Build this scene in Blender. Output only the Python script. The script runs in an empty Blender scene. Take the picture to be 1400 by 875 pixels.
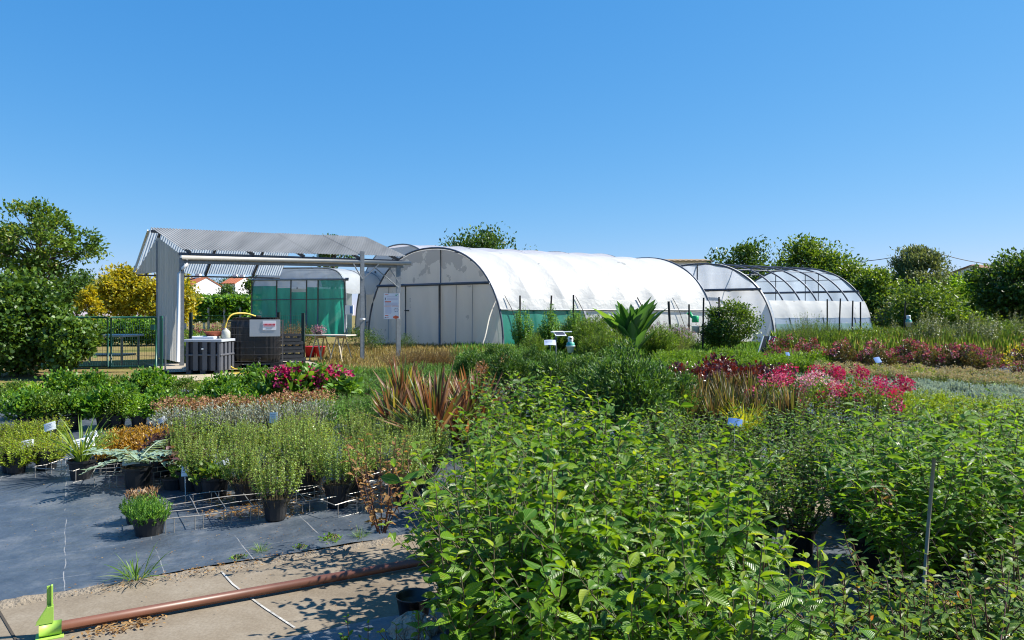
import bpy, math, random
import numpy as np
from mathutils import Vector

# ------------------------------------------------------------------ scene, camera, light
S = bpy.context.scene
COL = S.collection
F, H0, CX, EYE = 1000.0, 430.0, 700.0, 1.6          # focal length (px of the 1400 px photo), horizon row, centre column, eye height

def gz(y):                                            # height of the ground: rises gently away from the path
    return 0.45 * min(max((y - 5.0) / 20.0, 0.0), 1.0)

def P(px, py, Y):                                     # world point seen in photo pixel px, py at distance Y
    return Vector(((px - CX) / F * Y, Y, EYE + (H0 - py) / F * Y))

def G(px, py):                                        # ground point under a pixel
    lo, hi = 1.0, 400.0
    for _ in range(60):
        m = (lo + hi) / 2
        if H0 + F * (EYE - gz(m)) / m > py: lo = m
        else: hi = m
    return Vector(((px - CX) / F * lo, lo, gz(lo)))

def GX(px, Y):
    return Vector(((px - CX) / F * Y, Y, gz(Y)))

cam = bpy.data.cameras.new("camera")
cam.sensor_width = 36.0
cam.lens = 36.0 * F / 1400.0
cam.shift_y = (H0 - 437.5) / 1400.0
cam.clip_start, cam.clip_end = 0.05, 3000
co = bpy.data.objects.new("camera", cam)
co.location = (0, 0, EYE); co.rotation_euler = (math.radians(90), 0, 0)
COL.objects.link(co); S.camera = co

SUN_EL, SUN_AZ = math.radians(46), math.radians(80)   # azimuth clockwise from +Y
w = bpy.data.worlds.new("World"); S.world = w; w.use_nodes = True
nt = w.node_tree; nt.nodes.clear()
sky = nt.nodes.new('ShaderNodeTexSky'); sky.sky_type = 'NISHITA'; sky.sun_disc = False
sky.sun_elevation = SUN_EL; sky.sun_rotation = SUN_AZ
sky.air_density = 1.0; sky.dust_density = 0.0; sky.ozone_density = 3.0; sky.altitude = 1500
EXPOSURE = 1.0
# the sky as a phone camera renders it: each channel of the sky texture through its own response curve
sep = nt.nodes.new('ShaderNodeSeparateColor'); com = nt.nodes.new('ShaderNodeCombineColor')
nt.links.new(sky.outputs[0], sep.inputs[0])
for k, (pw_, gain) in enumerate(((1.195, .0702), (.602, .2207), (.339, .4973))):
    a_ = nt.nodes.new('ShaderNodeMath'); a_.operation = 'POWER'; a_.inputs[1].default_value = pw_
    b_ = nt.nodes.new('ShaderNodeMath'); b_.operation = 'MULTIPLY'; b_.inputs[1].default_value = gain * 10 / 2 ** EXPOSURE
    nt.links.new(sep.outputs[k], a_.inputs[0]); nt.links.new(a_.outputs[0], b_.inputs[0]); nt.links.new(b_.outputs[0], com.inputs[k])
bg = nt.nodes.new('ShaderNodeBackground'); bg.inputs[1].default_value = 0.1
out = nt.nodes.new('ShaderNodeOutputWorld')
nt.links.new(com.outputs[0], bg.inputs[0]); nt.links.new(bg.outputs[0], out.inputs[0])
sd = bpy.data.lights.new("sun", 'SUN'); sd.energy = 5.0; sd.angle = math.radians(0.53); sd.color = (1.0, 0.95, 0.85)
so = bpy.data.objects.new("sun", sd); COL.objects.link(so)
sdir = Vector((math.sin(SUN_AZ) * math.cos(SUN_EL), math.cos(SUN_AZ) * math.cos(SUN_EL), math.sin(SUN_EL)))
so.rotation_euler = sdir.to_track_quat('Z', 'Y').to_euler(); so.location = (20, -5, 30)
S.view_settings.view_transform = 'Standard'; S.view_settings.look = 'None'
S.view_settings.exposure = EXPOSURE; S.view_settings.gamma = 1.0; S.view_settings.use_curve_mapping = False
S.render.engine = 'CYCLES'
cy = S.cycles
cy.max_bounces = 7; cy.diffuse_bounces = 2; cy.glossy_bounces = 2; cy.transmission_bounces = 4
cy.transparent_max_bounces = 12; cy.use_denoising = True; cy.pixel_filter_type = 'BLACKMAN_HARRIS'; cy.filter_width = 1.1; cy.sample_clamp_indirect = 4.0
try: cy.denoising_prefilter = 'ACCURATE'
except Exception: pass
S.render.use_persistent_data = False

# ------------------------------------------------------------------ materials
MATS = {}
def new_mat(name):
    m = bpy.data.materials.new(name); m.use_nodes = True
    m.node_tree.nodes.clear(); MATS[name] = m
    return m, m.node_tree.nodes, m.node_tree.links

def ramp(N, stops, interp='LINEAR'):
    r = N.new('ShaderNodeValToRGB'); cr = r.color_ramp; cr.interpolation = interp
    while len(cr.elements) < len(stops): cr.elements.new(0.5)
    for e, (p, c) in zip(cr.elements, stops):
        e.position = p; e.color = (*c, 1)
    return r

def leaf_mat(name, stops, tr=0.35, trc=None, rough=0.45, spec=0.4, veins=False):
    m, N, L = new_mat(name)
    o = N.new('ShaderNodeOutputMaterial'); mix = N.new('ShaderNodeMixShader'); mix.inputs[0].default_value = tr
    p = N.new('ShaderNodeBsdfPrincipled'); t = N.new('ShaderNodeBsdfTranslucent')
    a = N.new('ShaderNodeAttribute'); a.attribute_name = 'tint'
    r = ramp(N, stops)
    L.new(a.outputs['Fac'], r.inputs[0])
    src = r.outputs[0]
    p.inputs['Roughness'].default_value = rough
    p.inputs['Specular IOR Level'].default_value = spec
    if veins:
        v = N.new('ShaderNodeAttribute'); v.attribute_name = 'luv'
        sx = N.new('ShaderNodeSeparateXYZ'); L.new(v.outputs['Vector'], sx.inputs[0])
        ab = N.new('ShaderNodeMath'); ab.operation = 'ABSOLUTE'; L.new(sx.outputs[1], ab.inputs[0])
        k = N.new('ShaderNodeMath'); k.operation = 'MULTIPLY_ADD'; k.inputs[1].default_value = -0.55
        L.new(ab.outputs[0], k.inputs[0]); L.new(sx.outputs[0], k.inputs[2])
        f = N.new('ShaderNodeMath'); f.operation = 'MULTIPLY'; f.inputs[1].default_value = 62.0; L.new(k.outputs[0], f.inputs[0])
        s = N.new('ShaderNodeMath'); s.operation = 'SINE'; L.new(f.outputs[0], s.inputs[0])
        bu = N.new('ShaderNodeBump'); bu.inputs['Strength'].default_value = 0.5; bu.inputs['Distance'].default_value = 0.0035
        L.new(s.outputs[0], bu.inputs['Height']); L.new(bu.outputs[0], p.inputs['Normal'])
        # pale midrib
        lt = N.new('ShaderNodeMath'); lt.operation = 'LESS_THAN'; lt.inputs[1].default_value = 0.035; L.new(ab.outputs[0], lt.inputs[0])
        mm = N.new('ShaderNodeMixRGB'); mm.blend_type = 'MIX'; mm.inputs[2].default_value = (0.2, 0.3, 0.07, 1)
        k2 = N.new('ShaderNodeMath'); k2.operation = 'MULTIPLY'; k2.inputs[1].default_value = 0.6; L.new(lt.outputs[0], k2.inputs[0])
        L.new(k2.outputs[0], mm.inputs[0]); L.new(src, mm.inputs[1]); src = mm.outputs[0]
    if veins:                                             # weathered blotches: older, yellowed or browned patches
        tc = N.new('ShaderNodeTexCoord'); n7 = N.new('ShaderNodeTexNoise'); n7.inputs['Scale'].default_value = 26; n7.inputs['Detail'].default_value = 4
        L.new(tc.outputs['Object'], n7.inputs['Vector'])
        st = ramp(N, [(.62, (0, 0, 0)), (.72, (.55, .55, .55)), (.78, (.85, .85, .85))]); L.new(n7.outputs['Fac'], st.inputs[0])
        m3 = N.new('ShaderNodeMixRGB'); m3.inputs[2].default_value = (.2, .19, .03, 1)
        L.new(st.outputs[0], m3.inputs[0]); L.new(src, m3.inputs[1]); src = m3.outputs[0]
    L.new(src, p.inputs['Base Color'])
    if trc is None:
        hs = N.new('ShaderNodeMixRGB'); hs.blend_type = 'MULTIPLY'; hs.inputs[0].default_value = 1.0
        hs.inputs[2].default_value = (2.3, 1.9, 0.9, 1); hs.use_clamp = True
        L.new(src, hs.inputs[1]); L.new(hs.outputs[0], t.inputs[0])
    else:
        t.inputs[0].default_value = (*trc, 1)
    L.new(p.outputs[0], mix.inputs[1]); L.new(t.outputs[0], mix.inputs[2]); L.new(mix.outputs[0], o.inputs[0])
    return m

def solid(name, col, rough=0.6, metal=0.0, noise=0.0, nscale=8.0, col2=None, bump=0.0, bscale=40.0, spec=0.5, emit=None):
    m, N, L = new_mat(name)
    o = N.new('ShaderNodeOutputMaterial'); p = N.new('ShaderNodeBsdfPrincipled')
    p.inputs['Roughness'].default_value = rough; p.inputs['Metallic'].default_value = metal
    p.inputs['Specular IOR Level'].default_value = spec
    tc = N.new('ShaderNodeTexCoord')
    if noise > 0 or col2:
        n = N.new('ShaderNodeTexNoise'); n.inputs['Scale'].default_value = nscale; n.inputs['Detail'].default_value = 6
        n.inputs['Roughness'].default_value = 0.65
        L.new(tc.outputs['Object'], n.inputs['Vector'])
        c2 = col2 or tuple(c * (1 - noise) for c in col)
        r = ramp(N, [(0.32, col), (0.68, c2)]); L.new(n.outputs['Fac'], r.inputs[0]); L.new(r.outputs[0], p.inputs['Base Color'])
    else:
        p.inputs['Base Color'].default_value = (*col, 1)
    if bump > 0:
        n2 = N.new('ShaderNodeTexNoise'); n2.inputs['Scale'].default_value = bscale; n2.inputs['Detail'].default_value = 5
        L.new(tc.outputs['Object'], n2.inputs['Vector'])
        b = N.new('ShaderNodeBump'); b.inputs['Strength'].default_value = bump; b.inputs['Distance'].default_value = 0.02
        L.new(n2.outputs['Fac'], b.inputs['Height']); L.new(b.outputs[0], p.inputs['Normal'])
    L.new(p.outputs[0], o.inputs[0])
    return m

def film(name, col, tr=0.3, clear=0.0, rough=0.35, trc=None, noise=0.12, nscale=1.5, bump=0.3, bscale=3.0, peel=None, stretch=(1, 1, 1), streak=None):
    """Plastic film: diffuse, partly translucent, partly see-through; peel = (colour, threshold) for worn patches."""
    m, N, L = new_mat(name)
    o = N.new('ShaderNodeOutputMaterial'); p = N.new('ShaderNodeBsdfPrincipled'); t = N.new('ShaderNodeBsdfTranslucent')
    mp = N.new('ShaderNodeMapping'); tc = N.new('ShaderNodeTexCoord'); mp.inputs['Scale'].default_value = stretch
    L.new(tc.outputs['Object'], mp.inputs[0])
    n = N.new('ShaderNodeTexNoise'); n.inputs['Scale'].default_value = nscale; n.inputs['Detail'].default_value = 5
    L.new(mp.outputs[0], n.inputs['Vector'])
    r = ramp(N, [(0.3, col), (0.75, tuple(c * (1 - noise) for c in col))]); L.new(n.outputs['Fac'], r.inputs[0])
    src = r.outputs[0]
    if peel:
        pc, lo, zlo, zhi = peel
        n3 = N.new('ShaderNodeTexNoise'); n3.inputs['Scale'].default_value = 2.6; n3.inputs['Detail'].default_value = 3
        L.new(tc.outputs['Object'], n3.inputs['Vector'])
        sx = N.new('ShaderNodeSeparateXYZ'); L.new(tc.outputs['Object'], sx.inputs[0])
        mr = N.new('ShaderNodeMapRange'); mr.inputs[1].default_value = zlo; mr.inputs[2].default_value = zhi
        mr.inputs[3].default_value = 0.0; mr.inputs[4].default_value = 0.34; L.new(sx.outputs[2], mr.inputs[0])
        ad = N.new('ShaderNodeMath'); ad.operation = 'ADD'; L.new(n3.outputs['Fac'], ad.inputs[0]); L.new(mr.outputs[0], ad.inputs[1])
        st = ramp(N, [(lo, (0, 0, 0)), (lo + 0.025, (1, 1, 1))]); L.new(ad.outputs[0], st.inputs[0])
        mx = N.new('ShaderNodeMixRGB'); mx.inputs[2].default_value = (*pc, 1)
        L.new(st.outputs[0], mx.inputs[0]); L.new(src, mx.inputs[1]); src = mx.outputs[0]
    L.new(src, p.inputs['Base Color'])
    if trc: t.inputs[0].default_value = (*trc, 1)
    else: L.new(src, t.inputs[0])
    p.inputs['Roughness'].default_value = rough
    if bump > 0:
        b2 = N.new('ShaderNodeTexNoise'); b2.inputs['Scale'].default_value = bscale; b2.inputs['Detail'].default_value = 4
        L.new(mp.outputs[0], b2.inputs['Vector'])
        b = N.new('ShaderNodeBump'); b.inputs['Strength'].default_value = bump; b.inputs['Distance'].default_value = 0.08
        L.new(b2.outputs['Fac'], b.inputs['Height']); L.new(b.outputs[0], p.inputs['Normal'])
    mix = N.new('ShaderNodeMixShader'); mix.inputs[0].default_value = tr
    L.new(p.outputs[0], mix.inputs[1]); L.new(t.outputs[0], mix.inputs[2])
    last = mix
    if clear > 0:
        tp = N.new('ShaderNodeBsdfTransparent'); tp.inputs[0].default_value = (0.93, 0.95, 0.97, 1)
        m2 = N.new('ShaderNodeMixShader'); m2.inputs[0].default_value = clear
        L.new(mix.outputs[0], m2.inputs[1]); L.new(tp.outputs[0], m2.inputs[2]); last = m2
    L.new(last.outputs[0], o.inputs[0])
    return m

# ------------------------------------------------------------------ mesh helpers
ROOTLOC = {}
def link(name, me, parent=None):
    o = bpy.data.objects.new(name, me); COL.objects.link(o)
    if parent is not None: o.parent = parent
    return o

def tag(o, label=None, cat=None, group=None, kind=None):
    if label: o['label'] = label
    if cat: o['category'] = cat
    if group: o['group'] = group
    if kind: o['kind'] = kind
    return o

def thing(name, label, cat, loc=(0, 0, 0), group=None):
    o = bpy.data.objects.new(name, None); COL.objects.link(o)
    o.location = loc; o.empty_display_size = 0.2
    ROOTLOC[o.name] = Vector(loc)
    return tag(o, label, cat, group)

def origin_of(o):
    while o.parent is not None: o = o.parent
    return ROOTLOC.get(o.name, Vector((0, 0, 0)))

class MB:
    """Collects polygons in world coordinates and links them as one mesh object."""
    def __init__(s): s.v = []; s.f = []; s.m = []
    def poly(s, pts, mi=0):
        b = len(s.v); s.v += [tuple(p) for p in pts]; s.f.append(tuple(range(b, b + len(pts)))); s.m.append(mi)
    def box(s, c, dx, dy, dz, mi=0, ax=None, bev=0.0):
        """box centred on c (x, y) standing with its bottom at c.z; ax = direction of its x side in plan"""
        c = Vector(c); u = Vector((1, 0, 0)) if ax is None else Vector((ax[0], ax[1], 0)).normalized()
        n = Vector((-u.y, u.x, 0)); z = Vector((0, 0, 1))
        s.obox(c + z * dz / 2, u * dx / 2, n * dy / 2, z * dz / 2, mi, bev)
    def obox(s, c, a, b, d, mi=0, bev=0.0):
        c, a, b, d = Vector(c), Vector(a), Vector(b), Vector(d)
        if bev <= 0:
            k = len(s.v)
            for i in (-1, 1):
                for j in (-1, 1):
                    for l in (-1, 1): s.v.append(tuple(c + a * i + b * j + d * l))
            for q in ((0, 1, 3, 2), (4, 6, 7, 5), (0, 4, 5, 1), (2, 3, 7, 6), (0, 2, 6, 4), (1, 5, 7, 3)):
                s.f.append(tuple(k + x for x in q)); s.m.append(mi)
            return
        # chamfered: three nested shells -> 24 vertices
        la, lb, ld = a.length, b.length, d.length
        ia, ib, idd = (la - bev) / la, (lb - bev) / lb, (ld - bev) / ld
        V = {}
        for i in (-1, 1):
            for j in (-1, 1):
                for l in (-1, 1):
                    for t in range(3):
                        fa, fb, fd = (1 if t == 0 else ia), (1 if t == 1 else ib), (1 if t == 2 else idd)
                        V[i, j, l, t] = len(s.v); s.v.append(tuple(c + a * i * fa + b * j * fb + d * l * fd))
        def add(q): s.f.append(tuple(q)); s.m.append(mi)
        for i in (-1, 1):
            add([V[i, -1, -1, 0], V[i, 1, -1, 0], V[i, 1, 1, 0], V[i, -1, 1, 0]])
            add([V[-1, i, -1, 1], V[1, i, -1, 1], V[1, i, 1, 1], V[-1, i, 1, 1]])
            add([V[-1, -1, i, 2], V[1, -1, i, 2], V[1, 1, i, 2], V[-1, 1, i, 2]])
            for j in (-1, 1):
                add([V[i, j, -1, 0], V[i, j, 1, 0], V[i, j, 1, 1], V[i, j, -1, 1]])
                add([V[i, -1, j, 0], V[i, 1, j, 0], V[i, 1, j, 2], V[i, -1, j, 2]])
                add([V[-1, i, j, 1], V[1, i, j, 1], V[1, i, j, 2], V[-1, i, j, 2]])
                for l in (-1, 1): add([V[i, j, l, 0], V[i, j, l, 1], V[i, j, l, 2]])
    def tube(s, pts, r, n=8, mi=0, cap=True, r2=None):
        pts = [Vector(p) for p in pts]; k0 = len(s.v); L = len(pts)
        for i, p in enumerate(pts):
            d = (pts[min(i + 1, L - 1)] - pts[max(i - 1, 0)]).normalized()
            ref = Vector((0, 0, 1)) if abs(d.z) < 0.92 else Vector((1, 0, 0))
            a = d.cross(ref).normalized(); b = a.cross(d)
            rr = r if r2 is None else r + (r2 - r) * i / (L - 1)
            for j in range(n):
                t = 2 * math.pi * j / n
                s.v.append(tuple(p + a * math.cos(t) * rr + b * math.sin(t) * rr))
        for i in range(L - 1):
            for j in range(n):
                q = k0 + i * n; j2 = (j + 1) % n
                s.f.append((q + j, q + j2, q + n + j2, q + n + j)); s.m.append(mi)
        if cap:
            s.f.append(tuple(k0 + j for j in range(n))); s.m.append(mi)
            s.f.append(tuple(k0 + (L - 1) * n + j for j in reversed(range(n)))); s.m.append(mi)
    def lathe(s, c, prof, n=20, mi=0):
        c = Vector(c); k0 = len(s.v)
        for r, z in prof:
            for j in range(n):
                t = 2 * math.pi * j / n; s.v.append((c.x + r * math.cos(t), c.y + r * math.sin(t), c.z + z))
        for i in range(len(prof) - 1):
            for j in range(n):
                q = k0 + i * n; j2 = (j + 1) % n
                s.f.append((q + j, q + j2, q + n + j2, q + n + j)); s.m.append(mi if not isinstance(mi, list) else mi[i])
    def sheet(s, fn, nu, nv, thick=0.004, mi=0):
        """closed thin sheet over a surface fn(u, v) -> Vector"""
        g = [[fn(i / nu, j / nv) for j in range(nv + 1)] for i in range(nu + 1)]
        k0 = len(s.v); W = nv + 1
        if thick <= 0:                                # plastic film and netting: a single skin
            for rw in g: s.v += [tuple(p) for p in rw]
            for i in range(nu):
                for j in range(nv):
                    a = k0 + i * W + j; s.f.append((a, a + W, a + W + 1, a + 1)); s.m.append(mi)
            return
        nr = [[None] * W for _ in range(nu + 1)]
        for i in range(nu + 1):
            for j in range(W):
                a = g[min(i + 1, nu)][j] - g[max(i - 1, 0)][j]; b = g[i][min(j + 1, nv)] - g[i][max(j - 1, 0)]
                nr[i][j] = a.cross(b).normalized()
        for sgn in (0.5, -0.5):
            for i in range(nu + 1):
                for j in range(W): s.v.append(tuple(g[i][j] + nr[i][j] * thick * sgn))
        M = (nu + 1) * W
        def q(a, b, c, d): s.f.append((a, b, c, d)); s.m.append(mi)
        for i in range(nu):
            for j in range(nv):
                a = k0 + i * W + j
                q(a, a + W, a + W + 1, a + 1); q(a + M, a + M + 1, a + M + W + 1, a + M + W)
        for i in range(nu):
            for j in (0, nv):
                a = k0 + i * W + j; q(a, a + M, a + M + W, a + W)
        for j in range(nv):
            for i in (0, nu):
                a = k0 + i * W + j; q(a, a + 1, a + M + 1, a + M)
    def build(s, name, mats, parent=None, smooth=False):
        o0 = origin_of(parent) if parent is not None else Vector((0, 0, 0))
        me = bpy.data.meshes.new(name)
        me.from_pydata([(x - o0.x, y - o0.y, z - o0.z) for x, y, z in s.v], [], s.f)
        for m in (mats if isinstance(mats, (list, tuple)) else [mats]): me.materials.append(m)
        me.polygons.foreach_set('material_index', s.m)
        if smooth: me.polygons.foreach_set('use_smooth', [True] * len(s.f))
        me.update()
        return link(name, me, parent)

def solo(mb, name, mats, label, cat, group=None, smooth=False, kind=None):
    """A thing that is one mesh, with its origin at its own base."""
    xs = np.array(mb.v); c = (xs.min(0) + xs.max(0)) / 2; c[2] = xs[:, 2].min()
    me = bpy.data.meshes.new(name)
    me.from_pydata([tuple(v) for v in (xs - c)], [], mb.f)
    for m in (mats if isinstance(mats, (list, tuple)) else [mats]): me.materials.append(m)
    me.polygons.foreach_set('material_index', mb.m)
    if smooth: me.polygons.foreach_set('use_smooth', [True] * len(mb.f))
    o = link(name, me); o.location = tuple(c)
    return tag(o, label, cat, group, kind)

def dup(o, parent=None):
    c = o.copy(); COL.objects.link(c)
    if parent is not None: c.parent = parent
    for ch in o.children: dup(ch, c)
    return c

# ------------------------------------------------------------------ leaves as arrays
def tmpl_diamond():
    return (np.array([(0, 0, 0), (.45, .5, .08), (1, 0, -.06), (.45, -.5, .08)]), np.array([(0, 2, 1), (0, 3, 2)]))
def tmpl_leaf(droop=.22, vee=.16, wid=.5):
    us = [0, .14, .36, .62, .84, 1.0]; ws = [0, .30, .5, .46, .25, 0]
    v = []; idx = {}
    for i, (u, wd) in enumerate(zip(us, ws)):
        z = -droop * u * u
        idx[i, 0] = len(v); v.append((u, 0, z))
        if 0 < i < len(us) - 1:
            for sg in (1, -1):
                idx[i, sg] = len(v); v.append((u, sg * wd * wid * 2, z + vee * wd))
    t = []
    for sg in (1, -1):
        def tri(a, b, c): t.append((a, b, c) if sg > 0 else (a, c, b))
        tri(idx[0, 0], idx[1, 0], idx[1, sg])
        for i in range(1, len(us) - 2):
            tri(idx[i, 0], idx[i + 1, 0], idx[i + 1, sg]); tri(idx[i, 0], idx[i + 1, sg], idx[i, sg])
        i = len(us) - 2
        tri(idx[i, 0], idx[i + 1, 0], idx[i, sg])
    return (np.array(v), np.array(t))
def tmpl_blade(droop=.3, n=5, vee=.02):
    v = []; t = []
    for i in range(n + 1):
        u = i / n; wd = .5 * (min(1, .55 + u * 1.4) if u < .35 else 1) * (1 - max(0, (u - .45) / .55) ** 1.6)
        z = -droop * u ** 2.2
        v += [(u, wd, z + vee * wd), (u, 0, z), (u, -wd, z + vee * wd)]
    for i in range(n):
        a = 3 * i
        for k in (0, 1): t += [(a + k, a + k + 1, a + k + 4), (a + k, a + k + 4, a + k + 3)]
    return (np.array(v), np.array(t))
def tmpl_round():
    v = [(0, 0, 0)]; t = []
    for k in range(7):
        a = math.pi * 2 * k / 7
        v.append((.5 - .5 * math.cos(a), .5 * math.sin(a), .06 * math.cos(2 * a)))
    v[0] = (.5, 0, -.05)
    for k in range(7): t.append((0, 1 + (k + 1) % 7, 1 + k))
    return (np.array(v), np.array(t))
T_D, T_L, T_L2, T_B, T_BS, T_R, T_L3 = tmpl_diamond(), tmpl_leaf(), tmpl_leaf(.35, .1, .5), tmpl_blade(.28), tmpl_blade(.04, 4, .025), tmpl_round(), tmpl_leaf(.42, .34, .5)

def nrmz(a): return a / np.maximum(np.linalg.norm(a, axis=-1, keepdims=True), 1e-9)

def leaves(tm, pos, d, up, L, Wd, tint):
    tv, tt = tm; n = len(pos)
    d = nrmz(np.asarray(d, float)); s = nrmz(np.cross(up, d)); nn = np.cross(d, s)
    L = np.broadcast_to(np.asarray(L, float), (n,)); Wd = np.broadcast_to(np.asarray(Wd, float), (n,))
    V = (np.asarray(pos)[:, None, :] + tv[None, :, 0, None] * d[:, None, :] * L[:, None, None]
         + tv[None, :, 1, None] * s[:, None, :] * Wd[:, None, None] + tv[None, :, 2, None] * nn[:, None, :] * L[:, None, None])
    k = tv.shape[0]
    T = (tt[None] + (np.arange(n) * k)[:, None, None]).reshape(-1, 3)
    ti = np.repeat(np.broadcast_to(np.asarray(tint, float), (n,)), k)
    luv = np.tile(np.column_stack([tv[:, 0], tv[:, 1], np.zeros(k)]), (n, 1))
    return [V.reshape(-1, 3), T, ti, luv]

def cat_parts(ps):
    V = []; T = []; ti = []; lu = []; b = 0
    for v, t, a, l in ps:
        V.append(v); T.append(t + b); ti.append(a); lu.append(l); b += len(v)
    return [np.concatenate(V), np.concatenate(T), np.concatenate(ti), np.concatenate(lu)]

def twigs(paths, r0, r1=None, n=4, tint=.5):
    """tubes along an array of paths (m, k, 3)"""
    Pth = np.asarray(paths, float); m, k, _ = Pth.shape
    r1 = r0 * .4 if r1 is None else r1
    d = nrmz(np.gradient(Pth, axis=1)); a = nrmz(np.cross(d, np.array([.31, .17, .09]))); b = np.cross(d, a)
    th = np.arange(n) * 2 * np.pi / n
    r0 = np.broadcast_to(np.asarray(r0, float), (m,)); r1 = np.broadcast_to(np.asarray(r1, float), (m,))
    rr = r0[:, None] + (r1 - r0)[:, None] * np.linspace(0, 1, k)[None]
    V = Pth[:, :, None, :] + (a[:, :, None, :] * np.cos(th)[None, None, :, None] + b[:, :, None, :] * np.sin(th)[None, None, :, None]) * rr[:, :, None, None]
    T = []
    for i in range(k - 1):
        for j in range(n):
            j2 = (j + 1) % n; T += [(i * n + j, i * n + j2, (i + 1) * n + j2), (i * n + j, (i + 1) * n + j2, (i + 1) * n + j)]
    T = (np.array(T)[None] + (np.arange(m) * k * n)[:, None, None]).reshape(-1, 3)
    V = V.reshape(-1, 3)
    return [V, T, np.full(len(V), tint), np.zeros((len(V), 3))]

def amesh(name, part, mat, parent=None, smooth=False):
    V, T, ti, lu = part
    me = bpy.data.meshes.new(name)
    me.vertices.add(len(V)); me.vertices.foreach_set('co', V.astype(np.float32).ravel())
    me.loops.add(len(T) * 3); me.loops.foreach_set('vertex_index', T.astype(np.int32).ravel())
    me.polygons.add(len(T)); me.polygons.foreach_set('loop_start', np.arange(0, len(T) * 3, 3, dtype=np.int32))
    me.polygons.foreach_set('loop_total', np.full(len(T), 3, dtype=np.int32))
    if smooth: me.polygons.foreach_set('use_smooth', np.ones(len(T), dtype=bool))
    me.materials.append(mat)
    at = me.attributes.new('tint', 'FLOAT', 'POINT'); at.data.foreach_set('value', ti.astype(np.float32))
    if lu is not None and lu.any():
        al = me.attributes.new('luv', 'FLOAT_VECTOR', 'POINT'); al.data.foreach_set('vector', lu.astype(np.float32).ravel())
    me.update(calc_edges=True)
    return link(name, me, parent)

def rsph(rng, n):
    return nrmz(rng.normal(size=(n, 3)))

# ------------------------------------------------------------------ plant generators (all built round 0,0,0)
def g_stem(rng, H, spread, nst, L, Wd, node, tm=T_L, twig=.35, base=.06, opp=True, droop=.15, low=.12, young=.25):
    """upright stems carrying leaves in pairs, with side twigs"""
    paths = []; pos = []; dd = []; ll = []; ti = []
    def along(p0, p1, bow, lo, nl_scale=1.0, depth=0):
        k = 8; t = np.linspace(0, 1, k)[:, None]
        pth = p0 + (p1 - p0) * t + bow * (t * (1 - t)) * 4 * .25
        paths.append((depth, pth))
        ln = np.linalg.norm(p1 - p0); nn = max(3, int(ln * (1 - lo) / node))
        az = rng.uniform(0, 6.28)
        for i in range(nn):
            f = lo + (1 - lo) * (i + rng.uniform(-.2, .2)) / (nn - 1) if nn > 1 else 1; f = min(max(f, .02), 1)
            p = p0 + (p1 - p0) * f + bow * f * (1 - f)
            az += 1.571 if opp else 2.4
            tip = (f > .86)
            for sgn in ((0, math.pi) if opp else (0,)):
                a = az + sgn + rng.normal() * .25
                rise = (.75 if tip else .18) + rng.normal() * .34
                d = np.array([math.cos(a), math.sin(a), rise])
                sz = (1.0 - .45 * max(0, (f - .75) / .25)) * rng.uniform(.5, 1.2) * nl_scale
                pos.append(p); dd.append(d); ll.append(L * sz)
                ti.append(min(1, max(0, rng.normal(.38, .17) + young * max(0, (f - .7) / .3))))
            if depth == 0 and twig > 0 and .2 < f < .85 and rng.random() < .6:
                a = az + rng.uniform(-1, 1); l2 = twig * H * rng.uniform(.4, 1.0)
                e = p + np.array([math.cos(a) * l2 * .75, math.sin(a) * l2 * .75, l2 * .75])
                along(p, e, np.array([math.cos(a), math.sin(a), -.5]) * l2 * .2, .15, .88, 1)
    for s in range(nst):
        a = 6.283 * (s + rng.uniform(-.3, .3)) / nst
        rr = spread * math.sqrt(rng.uniform(.08, 1)); h = H * rng.uniform(.62, 1.08)
        b = np.array([math.cos(a), math.sin(a), 0]) * base * rng.uniform(.2, 1); b[2] = .12
        e = np.array([math.cos(a) * rr, math.sin(a) * rr, h])
        along(b, e, np.array([math.cos(a), math.sin(a), 0]) * rr * .5 + rng.normal(size=3) * .03, low)
    pos = np.array(pos); dd = np.array(dd); n = len(pos)
    up = np.array([0, 0, 1.0]) + rng.normal(size=(n, 3)) * .42
    ll = np.array(ll)
    fol = leaves(tm, pos, dd, up, ll, ll * Wd * rng.uniform(.85, 1.15, n), np.array(ti))
    st0 = np.array([p for d, p in paths if d == 0]); st1 = [p for d, p in paths if d == 1]
    st = [twigs(st0, .0048, .002, 5)]
    if st1: st.append(twigs(np.array(st1), .0026, .0012, 4))
    return fol, cat_parts(st)

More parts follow.
